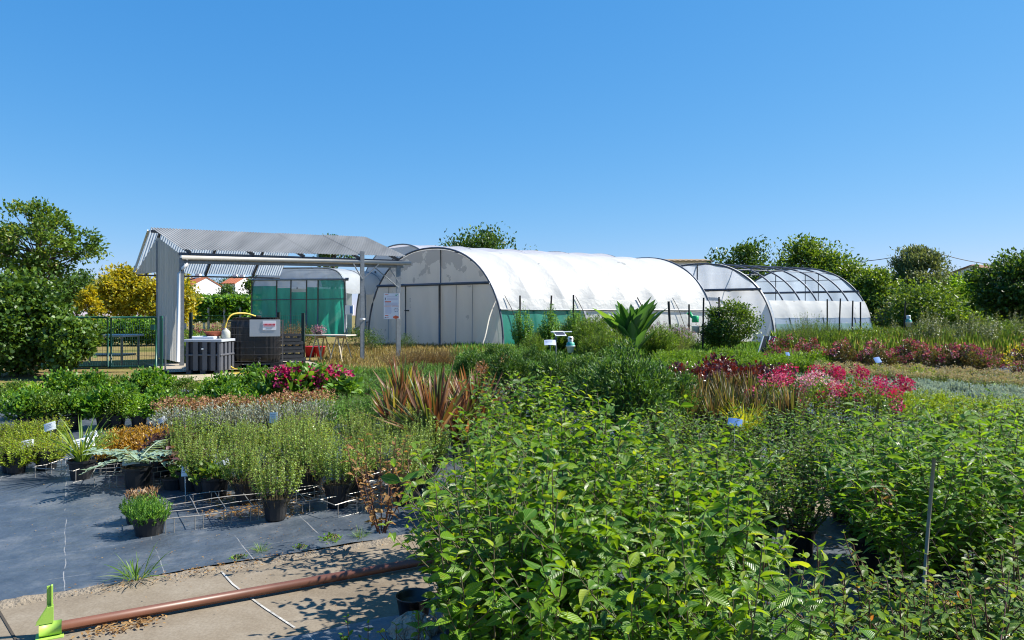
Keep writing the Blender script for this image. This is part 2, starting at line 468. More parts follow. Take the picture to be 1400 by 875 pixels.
def g_bush(rng, H, R, n, L, Wd, tm=T_D, z0=.1, ncl=22, cs=.34, up=.5, tint=(.4, .2), flat=0.8, yv=None):
    """rounded bush: clumps of leaves over a dome"""
    c = rsph(rng, ncl); c[:, 2] = np.abs(c[:, 2]) * 1.0
    rad = rng.uniform(.55, 1.0, ncl)[:, None]
    hh = (H - z0)
    cc = c * rad * np.array([R * .8, R * .8, hh * .78]) + np.array([0, 0, z0 + hh * .12])
    k = rng.integers(0, ncl, n)
    ct = rng.normal(0, .07, ncl)[k]
    pos = cc[k] + rng.normal(size=(n, 3)) * np.array([R * cs, R * cs, hh * cs * .6]) * .62
    pos[:, 2] = np.clip(pos[:, 2], z0 * .6, H * 1.04)
    outw = nrmz(pos - np.array([0, 0, z0 + hh * .25]))
    d = outw * .7 + rng.normal(size=(n, 3)) * .55 + np.array([0, 0, up])
    nn = outw * .5 + rng.normal(size=(n, 3)) * .5 + np.array([0, 0, .75])
    ll = L * rng.uniform(.65, 1.2, n)
    fol = leaves(tm, pos, d, nn, ll, ll * Wd, np.clip(rng.normal(tint[0], tint[1], n) + ct, 0, 1))
    b = np.zeros((ncl, 3)); b[:, :2] = c[:, :2] * .03
    b[:, 2] = .05
    t = np.linspace(0, 1, 5)[None, :, None]
    pth = b[:, None] + (cc - b)[:, None] * t + np.array([0, 0, 1.0]) * (t * (1 - t)) * H * .15
    return fol, twigs(pth, .004 * max(1, H / .6), .0015, 4)

def g_shoots(rng, H, R, ns, nl, L, Wd, tm=T_D, lo=.35, ang=.5, tint=(.4, .2), base=.04, tipup=.5, dome=.25, r=.0022):
    """many straight shoots from the base with small leaves all along"""
    a = rng.uniform(0, 6.283, ns); q = np.sqrt(rng.uniform(0, 1, ns))
    tip = np.column_stack([np.cos(a) * q * R, np.sin(a) * q * R, H * (1 - dome * q * q) * rng.uniform(.82, 1.04, ns)])
    b = np.column_stack([np.cos(a) * q * base, np.sin(a) * q * base, np.full(ns, .05)])
    bow = np.column_stack([np.cos(a), np.sin(a), np.full(ns, -.2)]) * (R * q * tipup)[:, None]
    def at(f): return b[:, None] + (tip - b)[:, None] * f[..., None] + bow[:, None] * (f * (1 - f))[..., None]
    f = lo + (1 - lo) * np.sort(rng.uniform(0, 1, (ns, nl)), axis=1)
    pos = at(f).reshape(-1, 3); n = len(pos)
    sd = np.repeat(nrmz(tip - b + bow * -.3), nl, axis=0)
    rad = rng.normal(size=(n, 3)); rad -= (rad * sd).sum(1, keepdims=True) * sd; rad = nrmz(rad)
    d = sd * ang + rad * (1 - ang) + rng.normal(size=(n, 3)) * .1
    ll = L * rng.uniform(.7, 1.15, n) * (1 - .35 * f.ravel() ** 4)
    st = np.repeat(rng.normal(0, .08, ns), nl)
    fol = leaves(tm, pos, d, sd + rad * .3 + rng.normal(size=(n, 3)) * .2, ll, ll * Wd, np.clip(rng.normal(tint[0], tint[1], n) + st, 0, 1))
    pth = at(np.tile(np.linspace(0, 1, 5), (ns, 1)))
    return fol, twigs(pth, r, r * .5, 3), tip

def g_blades(rng, n, L, Wd, tilt=(.1, .8), tm=T_B, base=.05, tint=(.5, .22), z0=.12):
    a = rng.uniform(0, 6.283, n); t = rng.uniform(tilt[0], tilt[1], n)
    d = np.column_stack([np.cos(a) * np.sin(t), np.sin(a) * np.sin(t), np.cos(t)])
    pos = np.column_stack([np.cos(a), np.sin(a), np.zeros(n)]) * (base * rng.uniform(.1, 1, n))[:, None]; pos[:, 2] = z0
    up = np.column_stack([-np.cos(a) * np.cos(t), -np.sin(a) * np.cos(t), np.sin(t)]) + rng.normal(size=(n, 3)) * .35
    ll = L * rng.uniform(.55, 1.1, n)
    return leaves(tm, pos, d, up, ll, Wd * rng.uniform(.75, 1.2, n), np.clip(rng.normal(tint[0], tint[1], n), 0, 1))

def g_blobs(rng, centers, r, n, L, tint=(.5, .25), tm=T_D, Wd=.8):
    c = np.repeat(np.asarray(centers), n, axis=0); k = len(c)
    o = rsph(rng, k) * (r * rng.uniform(.3, 1, k) ** .5)[:, None]
    ll = L * rng.uniform(.7, 1.2, k)
    ct = np.repeat(rng.normal(0, .12, len(centers)), n)
    return leaves(tm, c + o, o + rng.normal(size=(k, 3)) * r * .6, rng.normal(size=(k, 3)), ll, ll * Wd, np.clip(rng.normal(tint[0], tint[1], k) + ct, 0, 1))

def g_tree(rng, H, R, z0, ncl, n, L, Wd=.55, cs=.26, tm=T_D, tint=(.4, .2), trunk=.12, egg=1.0, lump=.35, limbs=True, up=.25):
    """tapered trunk, limbs to every clump, leaves round the clumps; crown from z0 to H"""
    c = rsph(rng, ncl); rad = rng.uniform(.25, 1, ncl) ** .45
    ph = rng.uniform(0, 6.28, 4)
    az = np.arctan2(c[:, 1], c[:, 0])
    lm = 1 + lump * .5 * (np.sin(3 * az + ph[0]) + np.sin(5 * az + ph[1] + 4 * c[:, 2])) * .6
    zz = (c[:, 2] * rad)
    taper = 1 - (1 - egg) * np.clip(zz, 0, 1)
    cc = np.column_stack([c[:, 0] * rad * R * lm * taper, c[:, 1] * rad * R * lm * taper, (z0 + H) / 2 + zz * (H - z0) / 2 * .93])
    k = rng.integers(0, ncl, n)
    sz = rng.uniform(.6, 1.25, ncl)
    pos = cc[k] + np.clip(rng.normal(size=(n, 3)), -1.9, 1.9) * (R * cs * sz[k])[:, None] * np.array([1, 1, .72])
    outw = nrmz(pos - np.array([0, 0, (z0 + H) / 2]))
    d = outw * .6 + rng.normal(size=(n, 3)) * .7 + np.array([0, 0, up])
    nn = outw * .5 + rng.normal(size=(n, 3)) * .6 + np.array([0, 0, .7])
    ll = L * rng.uniform(.65, 1.25, n)
    fol = leaves(tm, pos, d, nn, ll, ll * Wd, np.clip(rng.normal(tint[0], tint[1], n) + rng.normal(0, .1, ncl)[k], 0, 1))
    zt = z0 + (H - z0) * .55
    tp = np.array([[0, 0, -.1], [.02 * R, 0, z0 * .5], [-.02 * R, .03 * R, z0], [.02 * R, 0, zt]])
    parts = [twigs(tp[None], trunk, trunk * .4, 8)]
    if limbs:
        h = np.clip(cc[:, 2] - R * rng.uniform(.25, .6, ncl), z0 * .5, zt)
        b = np.column_stack([np.zeros(ncl), np.zeros(ncl), h])
        t = np.linspace(0, 1, 5)[None, :, None]
        pth = b[:, None] + (cc - b)[:, None] * t + np.array([0, 0, -.12 * R]) * (t * (1 - t)) * 4 * .5
        parts.append(twigs(pth, trunk * .28, trunk * .07, 5))
    return fol, cat_parts(parts)
# ================================================================== SETTING
RNG = np.random.default_rng(11)
U = Vector((0.855, 0.519, 0)); W = Vector((-0.519, 0.855, 0))      # the site's own directions (along the path, across it)

def ground_material():
    m, N, L = new_mat('earth')
    o = N.new('ShaderNodeOutputMaterial'); p = N.new('ShaderNodeBsdfPrincipled'); p.inputs['Roughness'].default_value = .95
    p.inputs['Specular IOR Level'].default_value = .15
    tc = N.new('ShaderNodeTexCoord')
    n1 = N.new('ShaderNodeTexNoise'); n1.inputs['Scale'].default_value = .35; n1.inputs['Detail'].default_value = 8; n1.inputs['Roughness'].default_value = .7
    n2 = N.new('ShaderNodeTexNoise'); n2.inputs['Scale'].default_value = 9; n2.inputs['Detail'].default_value = 8; n2.inputs['Roughness'].default_value = .75
    L.new(tc.outputs['Object'], n1.inputs['Vector']); L.new(tc.outputs['Object'], n2.inputs['Vector'])
    r1 = ramp(N, [(.36, (.2, .15, .075)), (.5, (.23, .19, .075)), (.62, (.13, .14, .035))]); L.new(n1.outputs['Fac'], r1.inputs[0])
    r2 = ramp(N, [(.3, (.55, .52, .48)), (.7, (1.25, 1.2, 1.1))]); L.new(n2.outputs['Fac'], r2.inputs[0])
    mx = N.new('ShaderNodeMixRGB'); mx.blend_type = 'MULTIPLY'; mx.inputs[0].default_value = 1
    L.new(r1.outputs[0], mx.inputs[1]); L.new(r2.outputs[0], mx.inputs[2]); L.new(mx.outputs[0], p.inputs['Base Color'])
    b = N.new('ShaderNodeBump'); b.inputs['Strength'].default_value = .8; b.inputs['Distance'].default_value = .04
    L.new(n2.outputs['Fac'], b.inputs['Height']); L.new(b.outputs[0], p.inputs['Normal']); L.new(p.outputs[0], o.inputs[0])
    return m

def mat_fabric():
    """black woven ground fabric, dusty, with faint pale guide lines printed along it"""
    m, N, L = new_mat('ground_fabric')
    o = N.new('ShaderNodeOutputMaterial'); p = N.new('ShaderNodeBsdfPrincipled')
    p.inputs['Roughness'].default_value = .42; p.inputs['Specular IOR Level'].default_value = .55
    tc = N.new('ShaderNodeTexCoord'); mp = N.new('ShaderNodeMapping'); mp.inputs['Rotation'].default_value = (0, 0, -math.atan2(U.y, U.x))
    mp.vector_type = 'POINT'
    L.new(tc.outputs['Object'], mp.inputs[0])
    n = N.new('ShaderNodeTexNoise'); n.inputs['Scale'].default_value = 2.2; n.inputs['Detail'].default_value = 9; n.inputs['Roughness'].default_value = .72
    L.new(mp.outputs[0], n.inputs['Vector'])
    r = ramp(N, [(.34, (.04, .052, .07)), (.52, (.066, .082, .104)), (.68, (.125, .135, .148))]); L.new(n.outputs['Fac'], r.inputs[0])
    sx = N.new('ShaderNodeSeparateXYZ'); L.new(mp.outputs[0], sx.inputs[0])
    n3 = N.new('ShaderNodeTexNoise'); n3.inputs['Scale'].default_value = 3; L.new(mp.outputs[0], n3.inputs['Vector'])
    cur = r.outputs[0]
    for ax, sp, wd in ((0, .52, .006), (1, .52, .005)):
        wv = N.new('ShaderNodeMath'); wv.operation = 'MULTIPLY_ADD'; wv.inputs[1].default_value = .035; L.new(n3.outputs['Fac'], wv.inputs[0]); L.new(sx.outputs[ax], wv.inputs[2])
        md = N.new('ShaderNodeMath'); md.operation = 'PINGPONG'; md.inputs[1].default_value = sp / 2; L.new(wv.outputs[0], md.inputs[0])
        lt = N.new('ShaderNodeMath'); lt.operation = 'LESS_THAN'; lt.inputs[1].default_value = wd / 2; L.new(md.outputs[0], lt.inputs[0])
        n4 = N.new('ShaderNodeTexNoise'); n4.inputs['Scale'].default_value = 5; n4.inputs['Detail'].default_value = 4; L.new(tc.outputs['Object'], n4.inputs['Vector'])
        g = N.new('ShaderNodeMapRange'); g.inputs[1].default_value = .42; g.inputs[2].default_value = .58; g.inputs[3].default_value = 0; g.inputs[4].default_value = .55 if ax == 0 else .28
        L.new(n4.outputs['Fac'], g.inputs[0])
        ml = N.new('ShaderNodeMath'); ml.operation = 'MULTIPLY'; L.new(lt.outputs[0], ml.inputs[0]); L.new(g.outputs[0], ml.inputs[1])
        mx = N.new('ShaderNodeMixRGB'); mx.inputs[2].default_value = (.42, .40, .38, 1)
        L.new(ml.outputs[0], mx.inputs[0]); L.new(cur, mx.inputs[1]); cur = mx.outputs[0]
    # scattered litter and dust specks
    n5 = N.new('ShaderNodeTexNoise'); n5.inputs['Scale'].default_value = 55; n5.inputs['Detail'].default_value = 2; L.new(tc.outputs['Object'], n5.inputs['Vector'])
    st = ramp(N, [(.71, (0, 0, 0)), (.75, (.55, .55, .55))]); L.new(n5.outputs['Fac'], st.inputs[0])
    mx = N.new('ShaderNodeMixRGB'); mx.inputs[2].default_value = (.2, .16, .11, 1)
    L.new(st.outputs[0], mx.inputs[0]); L.new(cur, mx.inputs[1])
    L.new(mx.outputs[0], p.inputs['Base Color'])
    wv = N.new('ShaderNodeTexWave'); wv.inputs['Scale'].default_value = 60; wv.inputs['Distortion'].default_value = 1.5; L.new(mp.outputs[0], wv.inputs['Vector'])
    n6 = N.new('ShaderNodeTexNoise'); n6.inputs['Scale'].default_value = 7; n6.inputs['Detail'].default_value = 3; L.new(mp.outputs[0], n6.inputs['Vector'])
    b1 = N.new('ShaderNodeBump'); b1.inputs['Strength'].default_value = .25; b1.inputs['Distance'].default_value = .004; L.new(wv.outputs['Fac'], b1.inputs['Height'])
    b2 = N.new('ShaderNodeBump'); b2.inputs['Strength'].default_value = .85; b2.inputs['Distance'].default_value = .03; L.new(n6.outputs['Fac'], b2.inputs['Height']); L.new(b1.outputs[0], b2.inputs['Normal'])
    L.new(b2.outputs[0], p.inputs['Normal']); L.new(p.outputs[0], o.inputs[0])
    return m

def concrete_mat():
    m, N, L = new_mat('path_concrete')
    o = N.new('ShaderNodeOutputMaterial'); p = N.new('ShaderNodeBsdfPrincipled'); p.inputs['Roughness'].default_value = .9
    p.inputs['Specular IOR Level'].default_value = .2
    tc = N.new('ShaderNodeTexCoord')
    n1 = N.new('ShaderNodeTexNoise'); n1.inputs['Scale'].default_value = 1.7; n1.inputs['Detail'].default_value = 9; n1.inputs['Roughness'].default_value = .7
    n2 = N.new('ShaderNodeTexNoise'); n2.inputs['Scale'].default_value = 70; n2.inputs['Detail'].default_value = 4
    for n in (n1, n2): L.new(tc.outputs['Object'], n.inputs['Vector'])
    r1 = ramp(N, [(.3, (.14, .112, .08)), (.5, (.2, .165, .122)), (.7, (.25, .215, .168))]); L.new(n1.outputs['Fac'], r1.inputs[0])
    r2 = ramp(N, [(.3, (.82, .8, .78)), (.65, (1.08, 1.08, 1.08))]); L.new(n2.outputs['Fac'], r2.inputs[0])
    mx = N.new('ShaderNodeMixRGB'); mx.blend_type = 'MULTIPLY'; mx.inputs[0].default_value = .75
    L.new(r1.outputs[0], mx.inputs[1]); L.new(r2.outputs[0], mx.inputs[2]); L.new(mx.outputs[0], p.inputs['Base Color'])
    b = N.new('ShaderNodeBump'); b.inputs['Strength'].default_value = .3; b.inputs['Distance'].default_value = .004
    L.new(n2.outputs['Fac'], b.inputs['Height']); L.new(b.outputs[0], p.inputs['Normal']); L.new(p.outputs[0], o.inputs[0])
    return m

M_EARTH, M_FABRIC, M_CONC = ground_material(), mat_fabric(), concrete_mat()

mb = MB()
ys = [-30, 0, 5] + [5 + i for i in range(1, 21)] + [30, 40, 60, 100, 200, 400, 900]
xs = [-900, -300, -100, -40, -20, -10, 0, 10, 20, 40, 100, 300, 900]
for i in range(len(ys) - 1):
    for j in range(len(xs) - 1):
        a, b, c, d = xs[j], xs[j + 1], ys[i], ys[i + 1]
        mb.poly([(a, c, gz(c)), (b, c, gz(c)), (b, d, gz(d)), (a, d, gz(d))])
tag(mb.build('ground', M_EARTH), kind='structure')

def flat_sheet(name, a, du, dw, mat, dz, nu=40, nw=40, wob=0.0, edge=0.0, seed=0):
    """sheet lying on the ground from corner a along du and dw"""
    r = np.random.default_rng(seed); mb = MB(); g = []
    ph = r.uniform(0, 6.28, 6)
    for i in range(nu + 1):
        for j in range(nw + 1):
            p = a + du * (i / nu) + dw * (j / nw)
            if edge and j == 0: p = p + dw.normalized() * (r.normal() * edge + .03 * math.sin(i * .37 + ph[0]))
            h = wob * (math.sin(p.x * 5 + ph[1]) * math.sin(p.y * 4.1 + ph[2]) + .6 * math.sin(p.x * 9.3 + p.y * 3 + ph[3])) if wob else 0
            mb.v.append((p.x, p.y, gz(p.y) + dz + max(0, h + wob)))
    for i in range(nu):
        for j in range(nw):
            k = i * (nw + 1) + j
            mb.f.append((k, k + nw + 1, k + nw + 2, k + 1)); mb.m.append(0)
    return tag(mb.build(name, mat, smooth=True), kind='structure')

e0, e1 = G(0, 826), G(540, 737)
ue = (e1 - e0); ue.z = 0; ue.normalize(); we = Vector((-ue.y, ue.x, 0))
flat_sheet('weed_mat', Vector((e0.x, e0.y, 0)) - ue * 6, ue * 30, we * 10, M_FABRIC, .012, 150, 110, .004, .012, 3)
flat_sheet('path', Vector((e0.x, e0.y, 0)) - ue * 6 - we * 1.7, ue * 30, we * 1.72, M_CONC, .004, 80, 6)
f0 = G(430, 866)
flat_sheet('front_weed_mat', Vector((f0.x, f0.y, 0)) - ue * .6, ue * 14, we * -6, M_FABRIC, .009, 90, 60, .004, .01, 5)
# pale slab under the shelter and the bare sandy track in front of it
M_SLAB = solid('slab_concrete', (.36, .31, .24), .9, noise=.25, nscale=2, bump=.3)
s0 = G(232, 512)
flat_sheet('shelter_slab', Vector((s0.x, s0.y, 0)), Vector((.897, .443, 0)) * 3.6, Vector((-.6, .8, 0)) * 2.6, M_SLAB, .05, 20, 20)
M_SAND = solid('sandy_track', (.42, .35, .24), .95, noise=.3, nscale=3, bump=.4)
s1 = G(250, 522)
flat_sheet('sandy_path', Vector((s1.x, s1.y, 0)), Vector((.9, .4, 0)) * 6.5, Vector((-.6, .8, 0)) * 1.3, M_SAND, .016, 30, 10)

# crumbled mortar kerb between mat and path
mb = MB(); r = np.random.default_rng(8); n = 170; rows = []
for i in range(n + 1):
    t = -3.2 + i * 7.4 / n
    c = Vector((e0.x, e0.y, 0)) + ue * t - we * .03
    hh = .01 + .016 * abs(math.sin(i * .31) * math.sin(i * .13 + 1)) + r.uniform(0, .012)
    w1, w2 = .05 + r.uniform(0, .035), .045 + r.uniform(0, .02)
    rows.append([(c - we * w1, 0.002), (c - we * w1 * .5, hh * .8), (c, hh), (c + we * w2, .01)])
for rw in rows:
    for c, h in rw: mb.v.append((c.x, c.y, gz(c.y) + h))
for i in range(n):
    for j in range(3):
        k = i * 4 + j; mb.f.append((k, k + 4, k + 5, k + 1)); mb.m.append(0)
tag(mb.build('kerb', solid('kerb_mortar', (.26, .215, .16), .95, noise=.45, nscale=14, bump=.9, bscale=60)), kind='structure')

# white joint line painted across the path
M_LINE = solid('line_paint', (.55, .53, .49), .8, noise=.6, nscale=26)
mb = MB(); pts = [G(302, 782), G(318, 800), G(344, 820), G(362, 833), (G(403, 860))]
for a, b in zip(pts[:-1], pts[1:]):
    d = (b - a).normalized(); s = Vector((-d.y, d.x, 0)) * .006
    mb.poly([(a - s) + Vector((0, 0, .008)), (a + s) + Vector((0, 0, .008)), (b + s) + Vector((0, 0, .008)), (b - s) + Vector((0, 0, .008))])
tag(mb.build('path_line', M_LINE), kind='structure')
M_CRACK = solid('joint_gap', (.05, .04, .03), 1)
mb = MB(); a, b = G(-2, 836), G(30, 890)
d = (b - a).normalized(); s = Vector((-d.y, d.x, 0)) * .006; z = Vector((0, 0, .0075))
mb.poly([a - s + z, a + s + z, b + s + z, b - s + z])
tag(mb.build('path_joint', M_CRACK), kind='structure')

# ================================================================== POLYTUNNELS
M_WHITE = film('white_film', (.63, .63, .62), tr=.3, rough=.45, noise=.05, bump=.5, bscale=1.6, peel=((.4, .41, .4), .71, 50, 100))
M_FLAP = film('white_flap', (.6, .6, .585), tr=.2, rough=.5, noise=.06, bump=.5, bscale=3)
M_SHADEF = film('whitewashed_film', (.88, .84, .79), tr=.6, rough=.4, noise=.16, nscale=.9, bump=.5, bscale=1.5, peel=((.58, .56, .54), .70, 2.2, 3.3), stretch=(1, 1, .35))
M_CLEARF = film('clear_film', (.66, .71, .8), tr=.6, clear=.14, rough=.25, noise=.15, bump=.4, bscale=1.5)
M_CLEARF2 = film('clear_blue_film', (.56, .66, .8), tr=.7, clear=.16, rough=.2, noise=.12, bump=.3, bscale=2)
M_NET = film('green_shade_net', (.03, .46, .33), tr=.55, clear=.15, rough=.7, noise=.35, nscale=2.5, bump=.4, bscale=3, stretch=(1, 1, .3))
M_NET2 = film('pale_green_net', (.3, .5, .45), tr=.5, clear=.15, rough=.7, noise=.3, nscale=2.5, bump=.4, stretch=(1, 1, .3))
M_STEEL = solid('galvanised_steel', (.25, .27, .29), .5, .5, noise=.3, nscale=12)
M_DKSTEEL = solid('dull_steel', (.12, .135, .17), .5, .5, noise=.3, nscale=10)
M_BLACKP = solid('black_plastic', (.014, .014, .016), .45, noise=.3, nscale=20)
M_STAKE = solid('dark_stake', (.03, .026, .022), .8, noise=.4, nscale=15)

class Tunnel:
    def __init__(s, name, label, group, rb, lb, vec, H, p=2.25):
        s.rb, s.lb, s.vec, s.H, s.p = Vector(rb), Vector(lb), Vector(vec), H, p
        for q in (s.rb, s.lb): q.z = 0
        s.vec.z = 0; s.z0 = gz(s.rb.y)
        s.c = (s.rb + s.lb) / 2; s.hw = (s.rb - s.lb) / 2
        s.root = thing(name, label, 'greenhouse', (s.c.x, s.c.y, s.z0), group)
        s.fn = Vector((s.hw.y, -s.hw.x, 0)).normalized()
        if s.fn.dot(s.vec) > 0: s.fn = -s.fn
    def sz(s, t):                          # t 0 right foot .. 1 left foot
        a = math.pi * t; c, q = math.cos(a), math.sin(a); e = 2 / s.p
        return math.copysign(abs(c) ** e, c), abs(q) ** e
    def pt(s, t, u, off=0.0):
        x, z = s.sz(t); h2 = s.hw.length
        n = Vector((s.hw.x / h2 * x, s.hw.y / h2 * x, z)) * off
        return s.c + s.hw * x + s.vec * u + Vector((0, 0, s.z0 + s.H * z)) + n
    def cover(s, name, mat, t0, t1, u0, u1, off=.03, nt=40, nu=60, hoops=8, sag=.035, droop=0.0, seed=1, thick=0):
        r = np.random.default_rng(seed); ph = r.uniform(0, 6.28, 5)
        def fn(a, b):
            u = u0 + (u1 - u0) * a; t = t0 + (t1 - t0) * b
            p = s.pt(t, u, off - sag * abs(math.sin(math.pi * u * hoops)) + .012 * math.sin(17 * u + 9 * t + ph[0]) * math.sin(23 * t + ph[1]))
            if droop: p.z -= droop * (1 - b) * (.5 + .5 * math.sin(u * 40 + ph[2])) * .5
            return p
        mb = MB(); mb.sheet(fn, nu, nt, thick); return mb.build(name, mat, s.root, True)
    def hoop(s, u, mat, r=.03, off=0.0, t0=0, t1=1):
        mb = MB(); mb.tube([s.pt(t0 + (t1 - t0) * i / 40, u, off) for i in range(41)], r, 8); return mb.build('hoop', mat, s.root, True)
    def face(s, name, mat, x0, x1, z0, z1, u=0.0, off=0.0, nx=30, nz=14, wr=.03, seed=2, inset=.03):
        """end-wall panel between x0..x1 (share of half width) and z0..z1 (metres), cut by the arch"""
        r = np.random.default_rng(seed); ph = r.uniform(0, 6.28, 6)
        def top(x): return s.H * max(0.0, 1 - min(1, abs(x)) ** s.p) ** (1 / s.p) - inset
        def fn(a, b):
            x = x0 + (x1 - x0) * a; zt = min(z1, max(z0 + .01, top(x))); zb = min(z0, zt - .005)
            z = zb + (zt - zb) * b
            d = wr * (math.sin(x * 21 + ph[0] + .6 * math.sin(z * 2 + ph[1])) + .7 * math.sin(x * 43 + ph[2] + z) * (1 - b) + .5 * math.sin(x * 9 + z * 3 + ph[3]))
            return s.c + s.hw * x + s.vec * u + s.fn * (off + d) + Vector((0, 0, s.z0 + z))
        mb = MB(); mb.sheet(fn, nx, nz, 0); return mb.build(name, mat, s.root, True)
    def bar(s, name, mat, x0, z0, x1, z1, r, u=0.0, off=.05):
        mb = MB(); q = lambda x, z: s.c + s.hw * x + s.vec * u + s.fn * off + Vector((0, 0, s.z0 + z))
        mb.tube([q(x0, z0), q(x1, z1)], r, 8); return mb.build(name, mat, s.root, True)
    def rail(s, name, mat, t, u0, u1, r, off=.05):
        mb = MB(); mb.tube([s.pt(t, u0 + (u1 - u0) * i / 12, off) for i in range(13)], r, 8); return mb.build(name, mat, s.root, True)

TG = 'polytunnels standing behind the plant beds'
# 1: the big opaque white one
rb = Vector((-.32, 25, 0)); lb = Vector((rb.x - .82 * 6.46, rb.y + .57 * 6.46, 0))
t1 = Tunnel('polytunnel', 'long polytunnel with opaque white roof sheet and closed grey whitewashed end wall', TG, rb, lb, Vector((.872, .49, 0)) * 9.85, 3.56)
t1.cover('roof_sheet', M_WHITE, .143, 1, 0, 1, .03, 46, 112, 7, .07)
t1.cover('side_flap', M_FLAP, .104, .1425, 0, 1, .05, 5, 90, 7, .02, .05, 4)
t1.cover('side_net', M_NET, .0, .103, 0.005, .36, .02, 8, 40, 7, .03, 0, 5)
t1.cover('side_skirt', film('skirt_film', (.74, .75, .73), tr=.35, clear=.06, bump=.5), .0, .103, .365, 1, .02, 8, 60, 7, .03, 0, 6)
t1.rail('side_rail', M_STEEL, .1035, 0, 1, .03, .075)
for i in range(8): t1.hoop(i / 7, M_DKSTEEL, .035, -.03 if 0 < i < 7 else .03)
t1.face('end_wall_top', M_SHADEF, -.82, .82, 2.25, 3.6, 0, .0, 50, 14, .012, 3)
t1.face('end_wall', M_SHADEF, -1, -.36, .02, 2.24, 0, 0, 40, 18, .022, 4)
t1.face('door', M_SHADEF, -.355, .135, .03, 2.2, 0, .05, 40, 18, .02, 5)
t1.face('end_wall', M_SHADEF, .14, 1, .02, 2.24, 0, 0, 50, 18, .022, 6)
t1.bar('cross_beam', M_DKSTEEL, -.84, 2.25, .84, 2.25, .05)
t1.bar('door_post', M_DKSTEEL, .15, 0, .15, 2.25, .04, 0, .09)
t1.bar('door_post', M_DKSTEEL, -.37, 0, -.37, 2.25, .025, 0, .08)
t1.bar('ridge_post', M_DKSTEEL, .15, 2.25, .15, 3.5, .02, 0, .03)
t1.bar('door_latch', M_BLACKP, -.37, 1.3, -.31, 1.3, .025, 0, .12)
for x in (-.66, .37, .6): t1.bar('wall_batten', solid('grey_batten', (.3, .3, .32), .6), x, 0.02, x + .01, 2.24, .012, 0, .045)
for u, a in ((.03, .1), (.33, .06), (.62, -.02), (.80, -.03)):
    mb = MB(); mb.tube([t1.pt(.15, u, .09), t1.pt(.105, u + .012, .1), t1.pt(.04, u + .03, .1)], .012 if u != .62 else .022, 5)
    mb.build('guy_strap', M_STAKE, t1.root)
# 2: clear front, bare hoops behind it
rb = Vector((10.75, 30, 0)); lb = Vector((rb.x - .82 * 6.5, rb.y + .57 * 6.5, 0))
t2 = Tunnel('polytunnel', 'polytunnel with clear front, bare roof hoops and a low white side sheet', TG, rb, lb, Vector((.875, .485, 0)) * 6.3, 3.35)
t2.face('end_wall_top', M_CLEARF, -.82, .82, 2.2, 3.4, 0, 0, 50, 12, .02, 8)
t2.face('end_wall', film('pale_front_film', (.80, .80, .82), tr=.45, clear=.05, bump=.5), -1, 1, .02, 2.18, 0, 0, 70, 18, .03, 9)
t2.bar('cross_beam', M_DKSTEEL, -.84, 2.2, .84, 2.2, .055)
t2.bar('ridge_post', M_DKSTEEL, 0, 2.2, 0, 3.3, .03); t2.bar('ridge_post', M_DKSTEEL, -.35, 2.2, -.35, 3.1, .012)
t2.cover('arch_trim', M_WHITE, 0, 1, -.006, .006, .05, 60, 3, 1, .0, 0, 3)
for i in range(7): t2.hoop(i / 6, M_DKSTEEL, .036, 0)
t2.rail('purlin', M_DKSTEEL, .5, 0, 1, .03, 0); t2.rail('purlin', M_DKSTEEL, .36, 0, 1, .018, 0); t2.rail('purlin', M_DKSTEEL, .64, 0, 1, .018, 0)
t2.cover('side_sheet', M_WHITE, .083, .157, .02, 1, .05, 8, 60, 6, .03, .03, 11)
t2.cover('side_skirt', M_CLEARF2, .045, .0825, .02, 1, .03, 5, 50, 6, .03, 0, 12)
t2.cover('side_net', M_NET2, 0, .06, .02, 1, .06, 5, 50, 6, .03, 0, 13)
t2.face('far_end_wall', M_CLEARF2, -1, 1, .02, 3.4, 1, 0, 60, 18, .02, 14)
t2.bar('cross_beam', M_DKSTEEL, -.84, 2.2, .84, 2.2, .05, 1)
for x in (-.3, .12, .3): t2.bar('end_post', M_DKSTEEL, x, 0, x, 3.1, .02, 1)
t2.bar('end_rail', M_DKSTEEL, -.62, 2.75, .62, 2.75, .014, 1)
# 3: white tunnel behind the shelter
a0 = P(455, 463, 40); rb = Vector((a0.x + 6.6, 36.5, 0)); lb = Vector((a0.x + .6, 43, 0))
t3 = Tunnel('polytunnel', 'tall white polytunnel showing behind the shelter and the whitewashed end wall', TG, rb, lb, Vector((.872, .49, 0)) * 13, 4.95)
t3.cover('roof_sheet', film('aged_white_film', (.6, .6, .66), tr=.4, bump=.3), .26, 1, 0, 1, .03, 40, 60, 8, .05)
t3.cover('side_skirt', M_CLEARF, 0, .255, 0, 1, .03, 8, 40, 8, .03)
t3.face('end_wall', M_FLAP, -1, 1, .02, 4.8, 0, 0, 60, 20, .02, 21)
t3.bar('cross_beam', M_STEEL, -.86, 2.55, .86, 2.55, .05)
for x in (-.5, -.1, .35): t3.bar('end_post', M_STEEL, x, 0, x, 4.2 if abs(x) < .4 else 3.6, .04)
t3.bar('brace', M_WHITE, -.95, .3, -.1, 1.5, .07, 0, .2)
for i in range(5): t3.hoop(i / 4, M_STEEL, .04)
